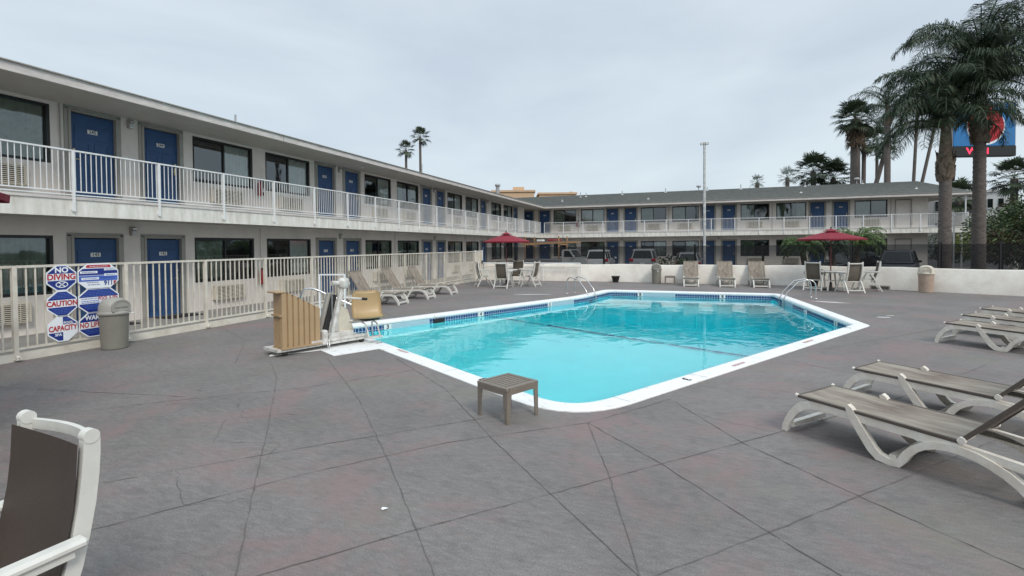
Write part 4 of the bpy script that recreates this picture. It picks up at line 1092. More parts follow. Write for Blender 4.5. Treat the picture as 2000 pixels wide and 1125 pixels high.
def make_side_table():
    t_ = thing('side_table', 'small square slatted taupe side table by the pool edge in the foreground', 'side table', group='small square side tables')
    S = .46; H = .365; q = MB(); h = S / 2
    for s_ in (-1, 1):
        q.box((s_ * (h - .02), 0, H - .02), (.04, S, .04), 'resin_taupe', None, .006); q.box((0, s_ * (h - .02), H - .021), (S - .082, .04, .038), 'resin_taupe')
        q.box((s_ * (h - .008), 0, H - .055), (.012, S - .06, .04), 'resin_taupe'); q.box((0, s_ * (h - .008), H - .055), (S - .06, .012, .04), 'resin_taupe')
    n_ = 7; inn_ = S - .08
    for k in range(n_): q.box((0, -inn_ / 2 + inn_ * (k + .5) / n_, H - .018), (inn_, inn_ / n_ - .020, .018), 'resin_taupe')
    q.build('tabletop', t_)
    for sx_ in (-1, 1):
        for sy_ in (-1, 1):
            l_ = MB(); c0 = (sx_ * (h - .004), sy_ * (h - .004))
            def lcol(z, wd, m='resin_taupe'):
                a, b = c0; th = .012
                return [(a, b, z), (a - sx_ * wd, b, z), (a - sx_ * wd, b - sy_ * th, z), (a - sx_ * th, b - sy_ * th, z), (a - sx_ * th, b - sy_ * wd, z), (a, b - sy_ * wd, z)]
            vs = lcol(.0, .042) + lcol(H - .04, .062)
            l_.add(vs, [(i, (i + 1) % 6, 6 + (i + 1) % 6, 6 + i) for i in range(6)] + [tuple(range(6)), tuple(range(6, 12))], 'resin_taupe'); l_.build('leg', t_)
    return t_
tbl = make_side_table(); put(tbl, -1.765, 4.94, R(63))
c = copy_tree(tbl); put(c, -.62, 23.75, .05); c['label'] = 'small grey side table at the white wall beside the trash can'

def make_chair(sling='sling_dark'):
    """folding high back sling chair; origin on floor below seat, faces +x"""
    t_ = thing('folding_chair', 'white framed folding chair with dark brown sling, close at the lower left', 'chair', group='high back folding chairs')
    hw = .265; fn = lambda u, v, w_: (u, w_, v)
    for s_ in (-1, 1):
        f = MB(); y0, y1 = s_ * hw, s_ * (hw - .035)
        f.ribbon([(-.10, .30), (-.14, .36), (-.175, .43), (-.208, .52), (-.238, .62), (-.262, .73), (-.282, .84), (-.294, .94), (-.30, 1.02), (-.302, 1.075), (-.296, 1.095)], [.045, .048, .05, .052, .054, .055, .056, .056, .055, .052, .035], y0, y1, fn, 'resin_clean')
        f.tube([(-.300, y0 + s_ * .003, 1.085), (-.300, y1 - s_ * .003, 1.085)], .027, 'resin_clean', 12)
        f.build('back_post', t_)
        a = MB(); a.box((.03, s_ * (hw + .035), .725), (.58, .062, .036), 'resin_clean', None, .012); a.box((.03, s_ * (hw + .035), .698), (.5, .03, .03), 'resin_clean'); a.build('armrest', t_)
        for u0, u1 in ((.02, .36), (-.01, -.36)):
            l_ = MB(); l_.ribbon([(u0, .69), (u0 * .5 + u1 * .5, .345), (u1, .0)], [.05, .045, .04], s_ * (hw + .012), s_ * (hw + .046) if u0 > 0 else s_ * (hw + .048), fn, 'resin_clean')
            l_.build('leg', t_)
        r_ = MB(); r_.beam((-.15, s_ * (hw - .012), .40), (.27, s_ * (hw - .012), .45), .03, .035, 'resin_clean'); r_.build('seat_rail', t_)
    for sx_ in (-1, 1): x = MB(); x.box((sx_ * .32, 0, .10), (.03, 2 * hw + .03, .035), 'resin_clean'); x.build('foot_bar', t_)
    x = MB(); x.beam((-.15, -hw, .40), (-.15, hw, .40), .03, .03, 'resin_clean'); x.build('seat_bar', t_); x = MB()
    n_ = 10; p = [(-.315 - .035 * math.sin(PI * k / n_), (-hw + .02) + (2 * hw - .04) * k / n_) for k in range(n_ + 1)]
    x.ribbon(p, .018, 1.035, 1.075, lambda u, v, w_: (u, v, w_), 'resin_clean'); x.build('top_rail', t_)
    s = MB(); W = hw - .003
    path = [(-.085, .37), (-.155, .47), (-.196, .58), (-.228, .70), (-.25, .82), (-.262, .93), (-.270, 1.065)]
    vs = []
    for (u, v) in path:
        for j in range(9): w_ = j / 8 * 2 - 1; vs.append((u + .012 - .022 * (1 - w_ * w_), w_ * W, v - (.012 * (1 - w_ * w_) if v > 1 else 0)))
    s.add(vs, [(i * 9 + j, (i + 1) * 9 + j, (i + 1) * 9 + j + 1, i * 9 + j + 1) for i in range(len(path) - 1) for j in range(8)], sling, True)
    s.build('back_sling', t_)
    s = MB(); vs = []
    for i in range(7):
        u = -.14 + .41 * i / 6; zz = .405 + .05 * i / 6
        for j in range(9): w_ = j / 8 * 2 - 1; vs.append((u, w_ * W, zz - .03 * (1 - w_ * w_) * math.sin(PI * min(.95, max(.1, i / 6)))))
    s.add(vs, [(i * 9 + j, i * 9 + j + 1, (i + 1) * 9 + j + 1, (i + 1) * 9 + j) for i in range(6) for j in range(8)], sling, True)
    s.build('seat_sling', t_)
    return t_
chair = make_chair()
# back post midpoint at (-2.35,1.28), faces roughly to -y with a little -x
FA = math.atan2(-.99, -.12)
pm_ = Vector((-2.36, 1.27)); org = pm_ - Vector((math.cos(FA), math.sin(FA))) * (-.30); put(chair, org.x, org.y, FA)
CH2 = None
def chair_copy(x, y, fx, fy, label):
    global CH2
    if CH2 is None: CH2 = make_chair('sling_tan'); c = CH2
    else: c = copy_tree(CH2)
    put(c, x, y, math.atan2(fy, fx)); c['label'] = label; return c
# round tables with umbrellas
def make_table(loc, label):
    t_ = thing('round_table', label, 'table', loc, 0, 'round resin patio tables')
    b = MB(); b.lathe([(.03, .70), (.50, .70), (.525, .71), (.525, .73), (.50, .74), (.03, .735)], 'resin_clean', 32); b.lathe([(.43, .69), (.46, .69), (.46, .66), (.43, .66), (.43, .69)], 'resin_clean', 32); b.build('tabletop', t_)
    for k in range(4):
        a = PI / 4 + k * PI / 2 + .2; ca, sa = math.cos(a), math.sin(a); l_ = MB(); l_.beam((ca * .22, sa * .22, .70), (ca * .42, sa * .42, 0.0), .05, .035, 'resin_clean'); l_.build('leg', t_)
    l_ = MB()
    for k in range(2):
        a = PI / 4 + k * PI / 2 + .2; l_.beam((math.cos(a) * .3, math.sin(a) * .3, .36 + k * .005), (-math.cos(a) * .3, -math.sin(a) * .3, .36 + k * .005), .03, .03, 'resin_clean')
    l_.build('stretcher', t_)
    return t_
def umbrella(loc, rad, zrim, ztop, label, n_=8, rot=.2):
    t_ = thing('patio_umbrella', label, 'umbrella', loc, rot, 'dark red patio umbrellas')
    p = MB(); p.tube([(0, 0, .02), (0, 0, ztop + .02)], .022, 'umbpole', 10); p.build('pole', t_)
    b = MB(); b.lathe([(0, .0), (.24, .0), (.25, .03), (.23, .06), (.06, .09), (.05, .3), (.03, .3)], 'pot', 24); b.build('base', t_)
    c = MB(); m_ = 5; vs = [(0, 0, ztop - .03)]
    seg = n_ * 6
    def rim(k):
        a = 2 * PI * k / seg; fr_ = (k % 6) / 6; sagr = 1 - .045 * math.sin(PI * fr_); return a, sagr, fr_
    for i in range(1, m_ + 1):
        u = .13 + .87 * i / m_
        for k in range(seg):
            a, sr, fr_ = rim(k); r_ = rad * u * (1 - (1 - sr) * u); z = ztop - .03 - (ztop - .03 - zrim) * (u ** 1.12) - .03 * math.sin(PI * fr_) * u * (1 - u) * 2; vs.append((r_ * math.cos(a), r_ * math.sin(a), z))
    c.add(vs, [(0, 1 + k, 1 + (k + 1) % seg) for k in range(seg)] + [(1 + i * seg + k, 1 + (i + 1) * seg + k, 1 + (i + 1) * seg + (k + 1) % seg, 1 + i * seg + (k + 1) % seg) for i in range(m_ - 1) for k in range(seg)], 'umbrella', False)
    va = []
    for k in range(seg):
        a, sr, fr_ = rim(k); r_ = rad * sr; va.append((r_ * math.cos(a), r_ * math.sin(a), zrim)); 
    for k in range(seg):
        a, sr, fr_ = rim(k); r_ = rad * sr; va.append((r_ * math.cos(a) * .995, r_ * math.sin(a) * .995, zrim - .07 + .02 * math.sin(PI * fr_)))
    c.add(va, [(k, seg + k, seg + (k + 1) % seg, (k + 1) % seg) for k in range(seg)], 'umbrella')
    c.build('canopy', t_)
    v = MB(); vr = rad * .27
    v.add([(0, 0, ztop + .055)] + [(vr * math.cos(2 * PI * k / n_), vr * math.sin(2 * PI * k / n_), ztop - .055) for k in range(n_)], [(0, 1 + k, 1 + (k + 1) % n_) for k in range(n_)], 'umbrella'); v.build('vent_cap', t_)
    f = MB(); f.lathe([(0, ztop + .13), (.025, ztop + .11), (.03, ztop + .07), (.012, ztop + .05)], 'pot', 10); f.build('finial', t_)
    for k in range(n_):
        a = 2 * PI * k / n_; r_ = MB(); r_.beam((.03, 0, ztop - .08), (rad * .97, 0, zrim + .0), .014, .02, 'pot'); r_.beam((.03, 0, zrim - .28), (rad * .5, 0, zrim + (ztop - zrim) * .40), .012, .016, 'pot')
        o_ = r_.build('rib', t_); o_.rotation_euler = (0, 0, a)
    return t_
TLx, TLy = -7.55, 21.1
make_table((TLx, TLy, 0), 'round white table under the left red umbrella')
umbrella((TLx - .05, TLy + .15, 0), 1.08, 1.99, 2.36, 'red patio umbrella over the left table, seen before the back walkway')
chair_copy(TLx + .28, TLy - 1.18, 0.03, 1, 'folding chair with its back to the pool at the left table')
chair_copy(TLx - .95, TLy - .38, 1, .75, 'folding chair on the left side of the left table')
chair_copy(TLx + 1.15, TLy + .0, -1, .15, 'folding chair on the right side of the left table')
chair_copy(TLx + .1, TLy + 1.05, -.1, -1, 'folding chair behind the left table, near the handrail')
TRx, TRy = 5.32, 21.95
make_table((TRx, TRy, 0), 'round white table under the right red umbrella')
umbrella((TRx - .05, TRy, 0), 1.14, 1.95, 2.29, 'red patio umbrella over the right table, in front of the bushy palms', rot=.5)
chair_copy(TRx + .32, TRy - .95, -.35, 1, 'folding chair with its back to the pool at the right table')
chair_copy(TRx - .62, TRy - .15, .45, 1.0, 'folding chair on the left of the right table beside the potted plant')
chair_copy(TRx + 1.2, TRy + .02, -1, .15, 'folding chair on the right side of the right table')
# chair whose foot peeks in at the left edge, and two umbrellas standing just outside the left edge
chair_copy(-6.92, 2.68, -.85, -.5, 'white chair leg peeking in at the left edge of the deck')
def shift_umb(x, y, rad, zr_, zt__, lb): umbrella((x, y, 0), rad, zr_, zt__, lb, rot=.39)
shift_umb(-6.20, 1.52, 1.35, 2.27, 2.72, 'near red umbrella whose canopy tip enters at the upper left edge')
shift_umb(-9.35, 2.75, 1.15, 2.06, 2.4, 'second red umbrella showing only a canopy tip at the left edge, before the lower windows')
q = thing('round_table', 'round white table just outside the left edge', 'table', (-6.28, 1.52, 0))
for c in kids([o for o in bpy.data.objects if o.name.startswith('round_table')][0]):
    d = c.copy(); COL.objects.link(d); d.parent = q
q['group'] = 'round resin patio tables'

# ------------------------------------------------------------------ pool ladders and lift
def grab_rail(loc, rz, label):
    t_ = thing('pool_ladder', label, 'pool ladder', loc, rz, 'stainless pool ladders')
    for s_ in (-.25, .25):
        q = MB(); pts_ = [(-.72, s_, 0), (-.72, s_, .40)] + [(-.72 + .20 * (1 - math.cos(a)), s_, .40 + .20 * math.sin(a)) for a in [PI * .16 * k for k in range(1, 4)]] + [(-.22, s_, .53), (.10, s_, .18), (.20, s_, -.02), (.22, s_, -.2), (.22, s_, -1.0), (.16, s_, -1.15)]
        q.tube(pts_, .019, 'steel', 10); q.lathe([(.05, .0), (.05, .012), (.02, .02)], 'steel', 12, (-.72, s_, 0)); q.build('rail', t_)
    for z_ in (-.35, -.62, -.89):
        q = MB(); q.box((.22, 0, z_), (.08, .47, .025), 'steel'); q.build('step', t_)
    return t_
grab_rail((-3.33, 17.95, 0.02), R(-23), 'stainless ladder with curved handrails at the left rear corner of the pool')
grab_rail((3.22, 18.35, 0.02), R(184), 'stainless ladder with curved handrails on the right side of the pool')

LX, LY = -6.2, 6.45; LA = math.atan2(.933, .36)
lift = thing('pool_lift', 'wheeled pool lift with tan ribbed cover and tan seat beside the pool', 'pool lift', (LX, LY, 0.014), LA)
# local: x towards the pool, y to the left (away from camera)
q = MB(); CL, CW = .66, .52; ztl, ztr = 1.05, .74; CW = .30
ribs = [(.0, 0)]
nR = 7; prof_ = []
for k in range(nR):
    x0 = CL * k / nR; x1 = CL * (k + 1) / nR; g = .028
    prof_ += [(x0 + .012, -.0), (x1 - .02, -.0), (x1 - .012, g), (x1 - .0, g)] if k < nR - 1 else [(x0 + .012, 0), (x1, 0)]
fl = [(0.0, 0.0)] + prof_
outl = fl + [(CL, CW), (0, CW)]
def topz(x): return ztl - .02 if x < .10 else ztl - .02 - (ztl - ztr) * ((x - .10) / (CL - .10)) ** 1.05
n_ = len(outl)
vs = [(x, y, .12) for x, y in outl] + [(x, y, topz(x)) for x, y in outl]
q.add(vs, [(i, (i + 1) % n_, n_ + (i + 1) % n_, n_ + i) for i in range(n_)], 'tan')
mtop = len(fl)
q.add([(x, 0, topz(x)) for x, y in fl] + [(x, CW, topz(x)) for x, y in fl], [(i, i + 1, mtop + i + 1, mtop + i) for i in range(mtop - 1)], 'tan')
q.box((CL / 2, CW / 2, .115), (CL + .03, CW + .03, .03), 'tan')
for k in range(4): q.box((-.004, .05 + .07 * k, .38), (.012, .045, .48), 'tan')
q.build('ballast_cover', lift)
q = MB(); q.box((-.02, CW / 2, ztl - .005), (.16, CW + .03, .03), 'tan', None, .01); q.box((-.02, CW / 2, .66), (.04, CW, .03), 'tan'); q.build('cover_handle', lift)
q = MB(); q.box((.78, .26, .085), (1.72, .50, .045), 'liftwhite'); q.box((1.05, .02, .14), (1.1, .05, .05), 'liftwhite'); q.box((1.05, .50, .14), (1.1, .05, .05), 'liftwhite'); q.box((1.10, .26, .20), (.5, .44, .10), 'liftwhite', None, .02)
q.box((.74, .02, .2), (.1, .12, .26), 'liftwhite', None, .02); q.build('base_frame', lift)
for x_, y_ in ((.06, .04), (.06, .48), (1.5, .04), (1.5, .48)):
    q = MB(); q.tube([(x_, y_ - .02, .045), (x_, y_ + .02, .045)], .045, 'rubber', 14); q.box((x_, y_, .08), (.05, .05, .04), 'steel'); q.build('caster', lift)
q = MB(); q.prism([(.98, .22), (1.42, .22), (1.30, .62), (1.16, .72)], lambda u, v, w_: (u, w_, v), .17, .36, 'ac'); q.box((1.0, .27, .34), (.2, .3, .22), 'liftwhite', None, .03); q.build('mast_housing', lift)
q = MB(); q.beam((.88, .06, .12), (1.17, .10, 1.12), .065, .075, 'liftwhite', (0, 1, 0), .01); q.beam((.84, .15, .3), (1.02, .15, .92), .10, .035, 'rubber', (0, 1, 0)); q.beam((.80, .24, .28), (.98, .24, .95), .09, .12, 'bin_lid', (0, 1, 0), .02); q.build('mast', lift)
q = MB(); q.tube([(.96, .12, 1.13), (1.30, .12, 1.10)], .045, 'liftwhite', 12); q.lathe([(0, .10), (.08, .09), (.10, .04), (.10, -.06), (.06, -.1)], 'liftwhite', 14, (1.18, .1, 1.12)); q.build('lifting_arm', lift)
q = MB(); q.tube([(1.16, .0, .86), (1.34, -.24, .84)], .018, 'liftwhite', 8); q.tube([(1.34, -.24, .84), (1.40, -.31, .835)], .024, 'rubber', 8); q.build('hand_grip', lift)
# seat: shell facing the water (local +x), slightly turned
seat = MB(); W = .275; sprof = [(.38, .035), (.33, .01), (.22, .0), (.10, .01), (.04, .03), (-.0, .10), (-.03, .24), (-.04, .42), (-.038, .48)]
ws = [.90, .98, 1, 1, 1, 1, 1, .93, .66]
vs = []
for (u, v), k in zip(sprof, ws):
    for j in range(9):
        w_ = j / 8 * 2 - 1; vs.append((u + .02 * w_ * w_, w_ * W * k, v + .015 * w_ * w_))
m1 = len(vs)
vs += [(a - .012, b, c - .02) for a, b, c in vs]
fs = []
for i in range(len(sprof) - 1):
    for j in range(8): fs.append((i * 9 + j, i * 9 + j + 1, (i + 1) * 9 + j + 1, (i + 1) * 9 + j)); fs.append((m1 + i * 9 + j, m1 + (i + 1) * 9 + j, m1 + (i + 1) * 9 + j + 1, m1 + i * 9 + j + 1))
    for j in (0, 8): fs.append((i * 9 + j, (i + 1) * 9 + j, m1 + (i + 1) * 9 + j, m1 + i * 9 + j))
for j in range(8): fs += [(j, m1 + j, m1 + j + 1, j + 1)]; e_ = (len(sprof) - 1) * 9; fs += [(e_ + j, e_ + j + 1, m1 + e_ + j + 1, m1 + e_ + j)]
seat.add(vs, fs, 'tan_seat', True)
so_ = seat.build('seat', lift); so_.location = (1.67, .12, .46); so_.rotation_euler = (0, 0, R(-112))
q = MB(); q.box((1.64, .02, .42), (.3, .28, .03), 'rubber'); q.tube([(1.5, .08, .40), (1.3, .2, .40), (1.2, .2, .36)], .025, 'liftwhite', 8); q.build('seat_bracket', lift)
q = MB()
for s_ in (-.12, .12): q.tube([(1.62 + s_, .02, .38), (1.62 + s_, -.10, .34), (1.62 + s_, -.20, .12), (1.62 + s_, -.28, .11)], .014, 'liftwhite', 8)
q.tube([(1.50, -.28, .11), (1.74, -.28, .11)], .014, 'liftwhite', 8); q.box((1.62, -.22, .12), (.22, .10, .015), 'liftwhite'); q.build('footrest', lift)
q = MB(); q.tube([(.88, -.02, 1.0), (.86, -.05, .5), (.80, -.04, .1), (.78, -.1, .03), (.74, -.1, .06), (.76, -.06, .12)], .008, 'steel', 6); q.build('cable', lift)
t_ = thing('stair_handrail', 'curved chrome handrail behind the tan lift cover', 'handrail', (-7.45, 8.25, .014), R(28))
q = MB(); q.tube([(0, 0, 0), (0, 0, .72), (.03, 0, .85), (.10, 0, .92), (.22, 0, .93), (.32, 0, .90), (1.35, 0, .42), (1.42, 0, .36), (1.43, 0, -.4)], .021, 'steel', 10); q.build('rail', t_)
t_ = thing('white_frame', 'thin white rectangular pipe frame behind the pool lift', 'pipe frame', (-7.55, 8.95, 0), R(17))
q = MB(); q.box((0, 0, .6), (.03, .03, 1.2), 'rail'); q.box((.56, 0, .6), (.03, .03, 1.2), 'rail'); q.box((.28, 0, 1.19), (.53, .029, .028), 'rail'); q.build('frame', t_)

# pots
def leafy(mbx, c, rad, n_, size, m, rr, flat=1.0):
    for _ in range(n_):
        while True:
            p = Vector((rr.uniform(-1, 1), rr.uniform(-1, 1), rr.uniform(-1, 1)))
            if .25 < p.length < 1: break
        q_ = Vector(c) + Vector((p.x * rad[0], p.y * rad[1], p.z * rad[2]))
        d = (p + Vector((rr.uniform(-.6, .6), rr.uniform(-.6, .6), rr.uniform(-.5, .4)))).normalized(); sd_ = d.orthogonal().normalized()
        sd_ = (Matrix.Rotation(rr.uniform(0, 2 * PI), 3, d) @ sd_); L_ = size * rr.uniform(.6, 1.3); w_ = L_ * .26
        mbx.add([q_, q_ + d * L_ * .5 + sd_ * w_, q_ + d * L_ - Vector((0, 0, L_ * .15)), q_ + d * L_ * .5 - sd_ * w_], [(0, 1, 2, 3)], m)
def pot(loc, r, h, label, name='flower_pot', plant=True):
    t_ = thing(name, label, 'flower pot', loc)
    b = MB(); b.lathe([(0, .005), (r * .62, .005), (r * .66, .02), (r * .95, h - .04), (r * 1.05, h - .035), (r * 1.05, h), (r * .92, h), (r * .88, h - .05), (0, h - .055)], 'pot', 24); b.build('pot', t_)
    if plant:
        rr = random.Random(3); b = MB(); leafy(b, (0, 0, h + .15), (r * 1.5, r * 1.5, .2), 160, .13, 'leaf', rr); b.build('plant', t_)
pot((4.95, 23.1, 0), .20, .42, 'black pot with a leafy green plant beside the right table')
pot((-3.12, 24.25, 0), .20, .30, 'empty black flower pot at the foot of the white wall', plant=False)

# ------------------------------------------------------------------ parking: vehicles
def make_car(label, cat, loc, rz, m, L_=4.6, W_=1.84, H_=1.7, kind='suv', group='cars parked before the back wing'):
    """x forward. lofted body with separate glasshouse"""
    t_ = thing('parked_car', label, cat, loc, rz, group); hw = W_ / 2; belt = H_ * .58
    if kind == 'suv': st_ = [(-L_ / 2, .86, .42, belt * .62), (-L_ / 2 + .06, .94, .30, belt * .98), (-L_ / 2 + .5, 1.0, .24, belt + .02), (-.2, 1.0, .22, belt), (L_ / 2 - 1.35, 1.0, .22, belt - .02), (L_ / 2 - 1.0, .99, .22, belt - .06), (L_ / 2 - .3, .94, .24, belt - .17), (L_ / 2 - .05, .84, .28, belt - .30), (L_ / 2, .74, .36, belt - .42)]
    else: st_ = [(-L_ / 2, .82, .40, belt * .72), (-L_ / 2 + .06, .92, .30, belt + .04), (-L_ / 2 + .7, .99, .22, belt + .08), (-.2, 1.0, .2, belt), (L_ / 2 - 1.3, 1.0, .2, belt - .03), (L_ / 2 - .4, .95, .22, belt - .14), (L_ / 2 - .05, .84, .26, belt - .26), (L_ / 2, .74, .34, belt - .38)]
    b = MB(); nS = 10; vs = []
    for x, k, z0, z1 in st_:
        w_ = hw * k; zc = z0 + (z1 - z0) * .55
        ring = [(w_ * .80, z0), (w_ * .98, z0 + .1), (w_ * 1.0, zc), (w_ * .965, z1 - .05), (w_ * .86, z1)]
        ring = ring + [(-a, c) for a, c in reversed(ring)]
        vs += [(x, a, c) for a, c in ring]
    fs = [(i * nS + j, (i + 1) * nS + j, (i + 1) * nS + (j + 1) % nS, i * nS + (j + 1) % nS) for i in range(len(st_) - 1) for j in range(nS)]
    fs += [tuple(range(nS)), tuple(reversed([(len(st_) - 1) * nS + j for j in range(nS)]))]
    b.add(vs, fs, m, False)
    # cabin: bottom outline -> roof outline
    if kind == 'suv': cb = [(-L_ / 2 + .08, .80), (-L_ / 2 + .35, .95), (L_ / 2 - 1.45, .95), (L_ / 2 - 1.0, .80)]; ct = [(-L_ / 2 + .36, .62), (-L_ / 2 + .55, .74), (L_ / 2 - 2.05, .74), (L_ / 2 - 1.85, .64)]
    else: cb = [(-L_ / 2 + .55, .78), (-L_ / 2 + .85, .93), (L_ / 2 - 1.45, .93), (L_ / 2 - 1.05, .78)]; ct = [(-L_ / 2 + 1.2, .60), (-L_ / 2 + 1.35, .70), (L_ / 2 - 2.1, .70), (L_ / 2 - 1.95, .62)]
    zb = belt - .02; zt2 = H_ - .05
    lo = [(x, hw * k, zb) for x, k in cb] + [(x, -hw * k, zb) for x, k in reversed(cb)]; hi = [(x, hw * k, zt2) for x, k in ct] + [(x, -hw * k, zt2) for x, k in reversed(ct)]
    g = MB(); b.add(lo + hi, [(i, (i + 1) % 8, 8 + (i + 1) % 8, 8 + i) for i in range(8)], m, False)
    for i in range(8):
        P4 = [Vector(lo[i]), Vector(lo[(i + 1) % 8]), Vector(hi[(i + 1) % 8]), Vector(hi[i])]; c4 = sum(P4, Vector()) / 4
        nn = (P4[1] - P4[0]).cross(P4[3] - P4[0]).normalized(); nn = nn if nn.dot(c4 - Vector((0, 0, c4.z))) > 0 else -nn
        kx = .90 if i in (1, 3, 5, 7) else .7
        u_ = (P4[1] - P4[0]).normalized()
        g.add([c4 + ((p - c4).dot(u_) * kx) * u_ + ((p - c4) - (p - c4).dot(u_) * u_) * .80 + nn * .012 for p in P4], [(0, 1, 2, 3)], 'carglass')
    rc = [(sum(p[0] for p in hi) / 8, 0)]
    top = [((p[0] - rc[0][0]) * .86 + rc[0][0], p[1] * .84, H_) for p in hi]
    b.add(hi + top, [(i, (i + 1) % 8, 8 + (i + 1) % 8, 8 + i) for i in range(8)] + [tuple(range(8, 16))], m, True)
    mid = (ct[1][0] + ct[2][0]) / 2
    for s_ in (-1, 1): b.beam((mid - .05, s_ * (hw * .955 + .01), zb), (mid - .05, s_ * (hw * .745 + .012), zt2), .07, .03, m, (1, 0, 0))
    b.build('body', t_); g.build('windows', t_)
    for x in (-L_ / 2 + .85, L_ / 2 - .9):
        for s_ in (-1, 1):
            wq = MB(); wq.tube([(x, s_ * (hw - .22), .34), (x, s_ * (hw + .01), .34)], .34, 'rubber', 20); wq.tube([(x, s_ * (hw + .0), .34), (x, s_ * (hw + .018), .34)], .21, 'steel', 14); wq.build('wheel', t_)
    for s_ in (-1, 1):
        q_ = MB(); x = -L_ / 2 + .03
        if kind == 'suv': q_.box((x + .01, s_ * hw * .80, belt * .95), (.14, .30, .20), 'tail', None, .03); 
        else: q_.box((x, s_ * hw * .72, belt * .88), (.12, .36, .12), 'tail', None, .03)
        q_.build('tail_light', t_)
        q_ = MB(); q_.box((L_ / 2 - .14, s_ * hw * .70, belt * .66), (.22, .36, .13), 'headlamp', None, .04); q_.build('headlight', t_)
        q_ = MB(); q_.box((L_ / 2 - 1.45, s_ * (hw + .09), belt + .06), (.10, .18, .13), m, None, .03); q_.build('mirror', t_)
    q_ = MB(); q_.box((-L_ / 2 + .0, 0, belt * .66), (.03, .32, .16), 'plate', None, .004); q_.build('rear_plate', t_)
    q_ = MB(); q_.box((L_ / 2 - .01, 0, belt * .34), (.03, .32, .15), 'plate', None, .004); q_.build('front_plate', t_)
    q_ = MB(); q_.box((L_ / 2 - .05, 0, belt * .56), (.05, hw * .9, .14), 'black', None, .02); q_.build('grille', t_)
    q_ = MB(); q_.box((-L_ / 2 - .0, 0, .44), (.10, W_ * .86, .16), m if kind == 'suv' else 'black', None, .04); q_.build('rear_bumper', t_)
    return t_
GZ = -.25
make_car('white sport utility car seen from behind, left of the silver minivan', 'car', (-6.15, 39.0, GZ), R(90), 'car_white', 4.6, 1.85, 1.70)
make_car('silver minivan with red tail lights parked nose to the motel', 'minivan', (-2.85, 39.2, GZ), R(90), 'car_silver', 4.9, 1.95, 1.74)
make_car('grey sedan seen from behind, right of the silver minivan', 'car', (0.25, 39.6, GZ), R(90), 'car_grey', 4.6, 1.84, 1.46, 'sedan')
make_car('black crossover facing the pool near the right end of the motel', 'car', (11.6, 34.4, GZ), R(-112), 'car_black', 4.5, 1.86, 1.62)
make_car('black sedan parked beside the black crossover, behind the right umbrella', 'car', (9.9, 36.6, GZ), R(-150), 'car_black', 4.6, 1.84, 1.50, 'sedan')
# work truck with ladder rack
tr = thing('work_truck', 'white work truck with wooden ladder rack loaded with tools', 'truck', (-9.3, 37.6, GZ), R(-8))
q = MB(); q.box((-.9, 0, .75), (3.2, 1.9, .55), 'car_grey', None, .05); q.box((-.9, 0, .48), (3.4, 1.5, .14), 'black'); q.build('bed', tr)
q = MB(); q.prism([(.75, .45), (2.65, .45), (2.7, .9), (2.55, 1.06), (1.75, 1.16), (1.35, 1.72), (.85, 1.74), (.75, 1.6)], lambda u, v, w_: (u, w_, v), -.92, .92, 'car_white'); q.build('cab', tr)
q = MB(); q.prism([(.92, 1.18), (1.66, 1.18), (1.33, 1.64), (.95, 1.64)], lambda u, v, w_: (u, w_, v), -.932, .932, 'carglass'); q.quad((1.775, -.82, 1.17), (1.775, .82, 1.17), (1.38, .78, 1.69), (1.38, -.78, 1.69), 'carglass'); q.build('windows', tr)
q = MB(); q.box((1.75, -1.06, 1.22), (.12, .2, .22), 'car_white', None, .03); q.tube([(1.7, -.9, 1.15), (1.75, -1.0, 1.3)], .015, 'steel', 6); q.build('mirror', tr)
for x in (-1.9, 1.95):
    for s_ in (-1, 1): q = MB(); q.tube([(x, s_ * .68, .36), (x, s_ * .94, .36)], .36, 'rubber', 20); q.tube([(x, s_ * .93, .36), (x, s_ * .955, .36)], .2, 'steel', 12); q.build('wheel', tr)
for x in (-2.3, .5):
    q = MB()
    for s_ in (-1, 1): q.beam((x, s_ * .88, 1.0), (x, s_ * .88, 2.75), .10, .08, 'wood')
    q.beam((x, -.95, 2.12), (x, .95, 2.12), .08, .08, 'wood'); q.build('rack_post', tr)
q = MB()
for s_ in (-.88, .88): q.beam((-2.6, s_, 2.18), (1.6, s_, 2.30), .06, .12, 'wood')
q.build('rack_beam', tr)
lt = MB(); lt.beam((-2.2, -.5, 2.28), (.6, -.4, 2.4), .06, .06, 'steel'); lt.beam((-2.2, -.1, 2.28), (.6, -.05, 2.4), .06, .06, 'steel')
for k in range(8): lt.beam((-2.1 + .36 * k, -.5, 2.29 + .015 * k), (-2.1 + .36 * k, -.1, 2.29 + .015 * k), .03, .03, 'steel')
o = lt.build('ladder'); o.location = (-9.3, 37.6, GZ); o.rotation_euler = (0, 0, R(-8)); tag(o, 'metal ladder lying on the truck rack', 'ladder')
lt = MB(); lt.box((-.3, .3, 2.42), (1.0, .5, .24), 'redbox', None, .04); lt.box((-1.5, .3, 2.42), (.6, .4, .2), 'farwhite', None, .06)
o = lt.build('tool_box'); o.location = (-9.3, 37.6, GZ); o.rotation_euler = (0, 0, R(-8)); tag(o, 'red and white tool boxes on the truck rack', 'tool box')

# light pole
lp = thing('light_pole', 'tall thin white light pole rising behind the white wall', 'light pole', (1.14, 32.2, GZ))
q = MB(); q.tube([(0, 0, 0), (0, 0, 8.15)], [.085, .075], 'lightpole', 12); q.build('pole', lp)
for s_ in (-1, 1): q = MB(); q.box((s_ * .14, -.03, 8.05), (.20, .16, .12), 'fargrey', None, .02); q.box((s_ * .14, -.11, 8.03), (.14, .02, .07), 'plate'); q.build('lamp_head', lp)

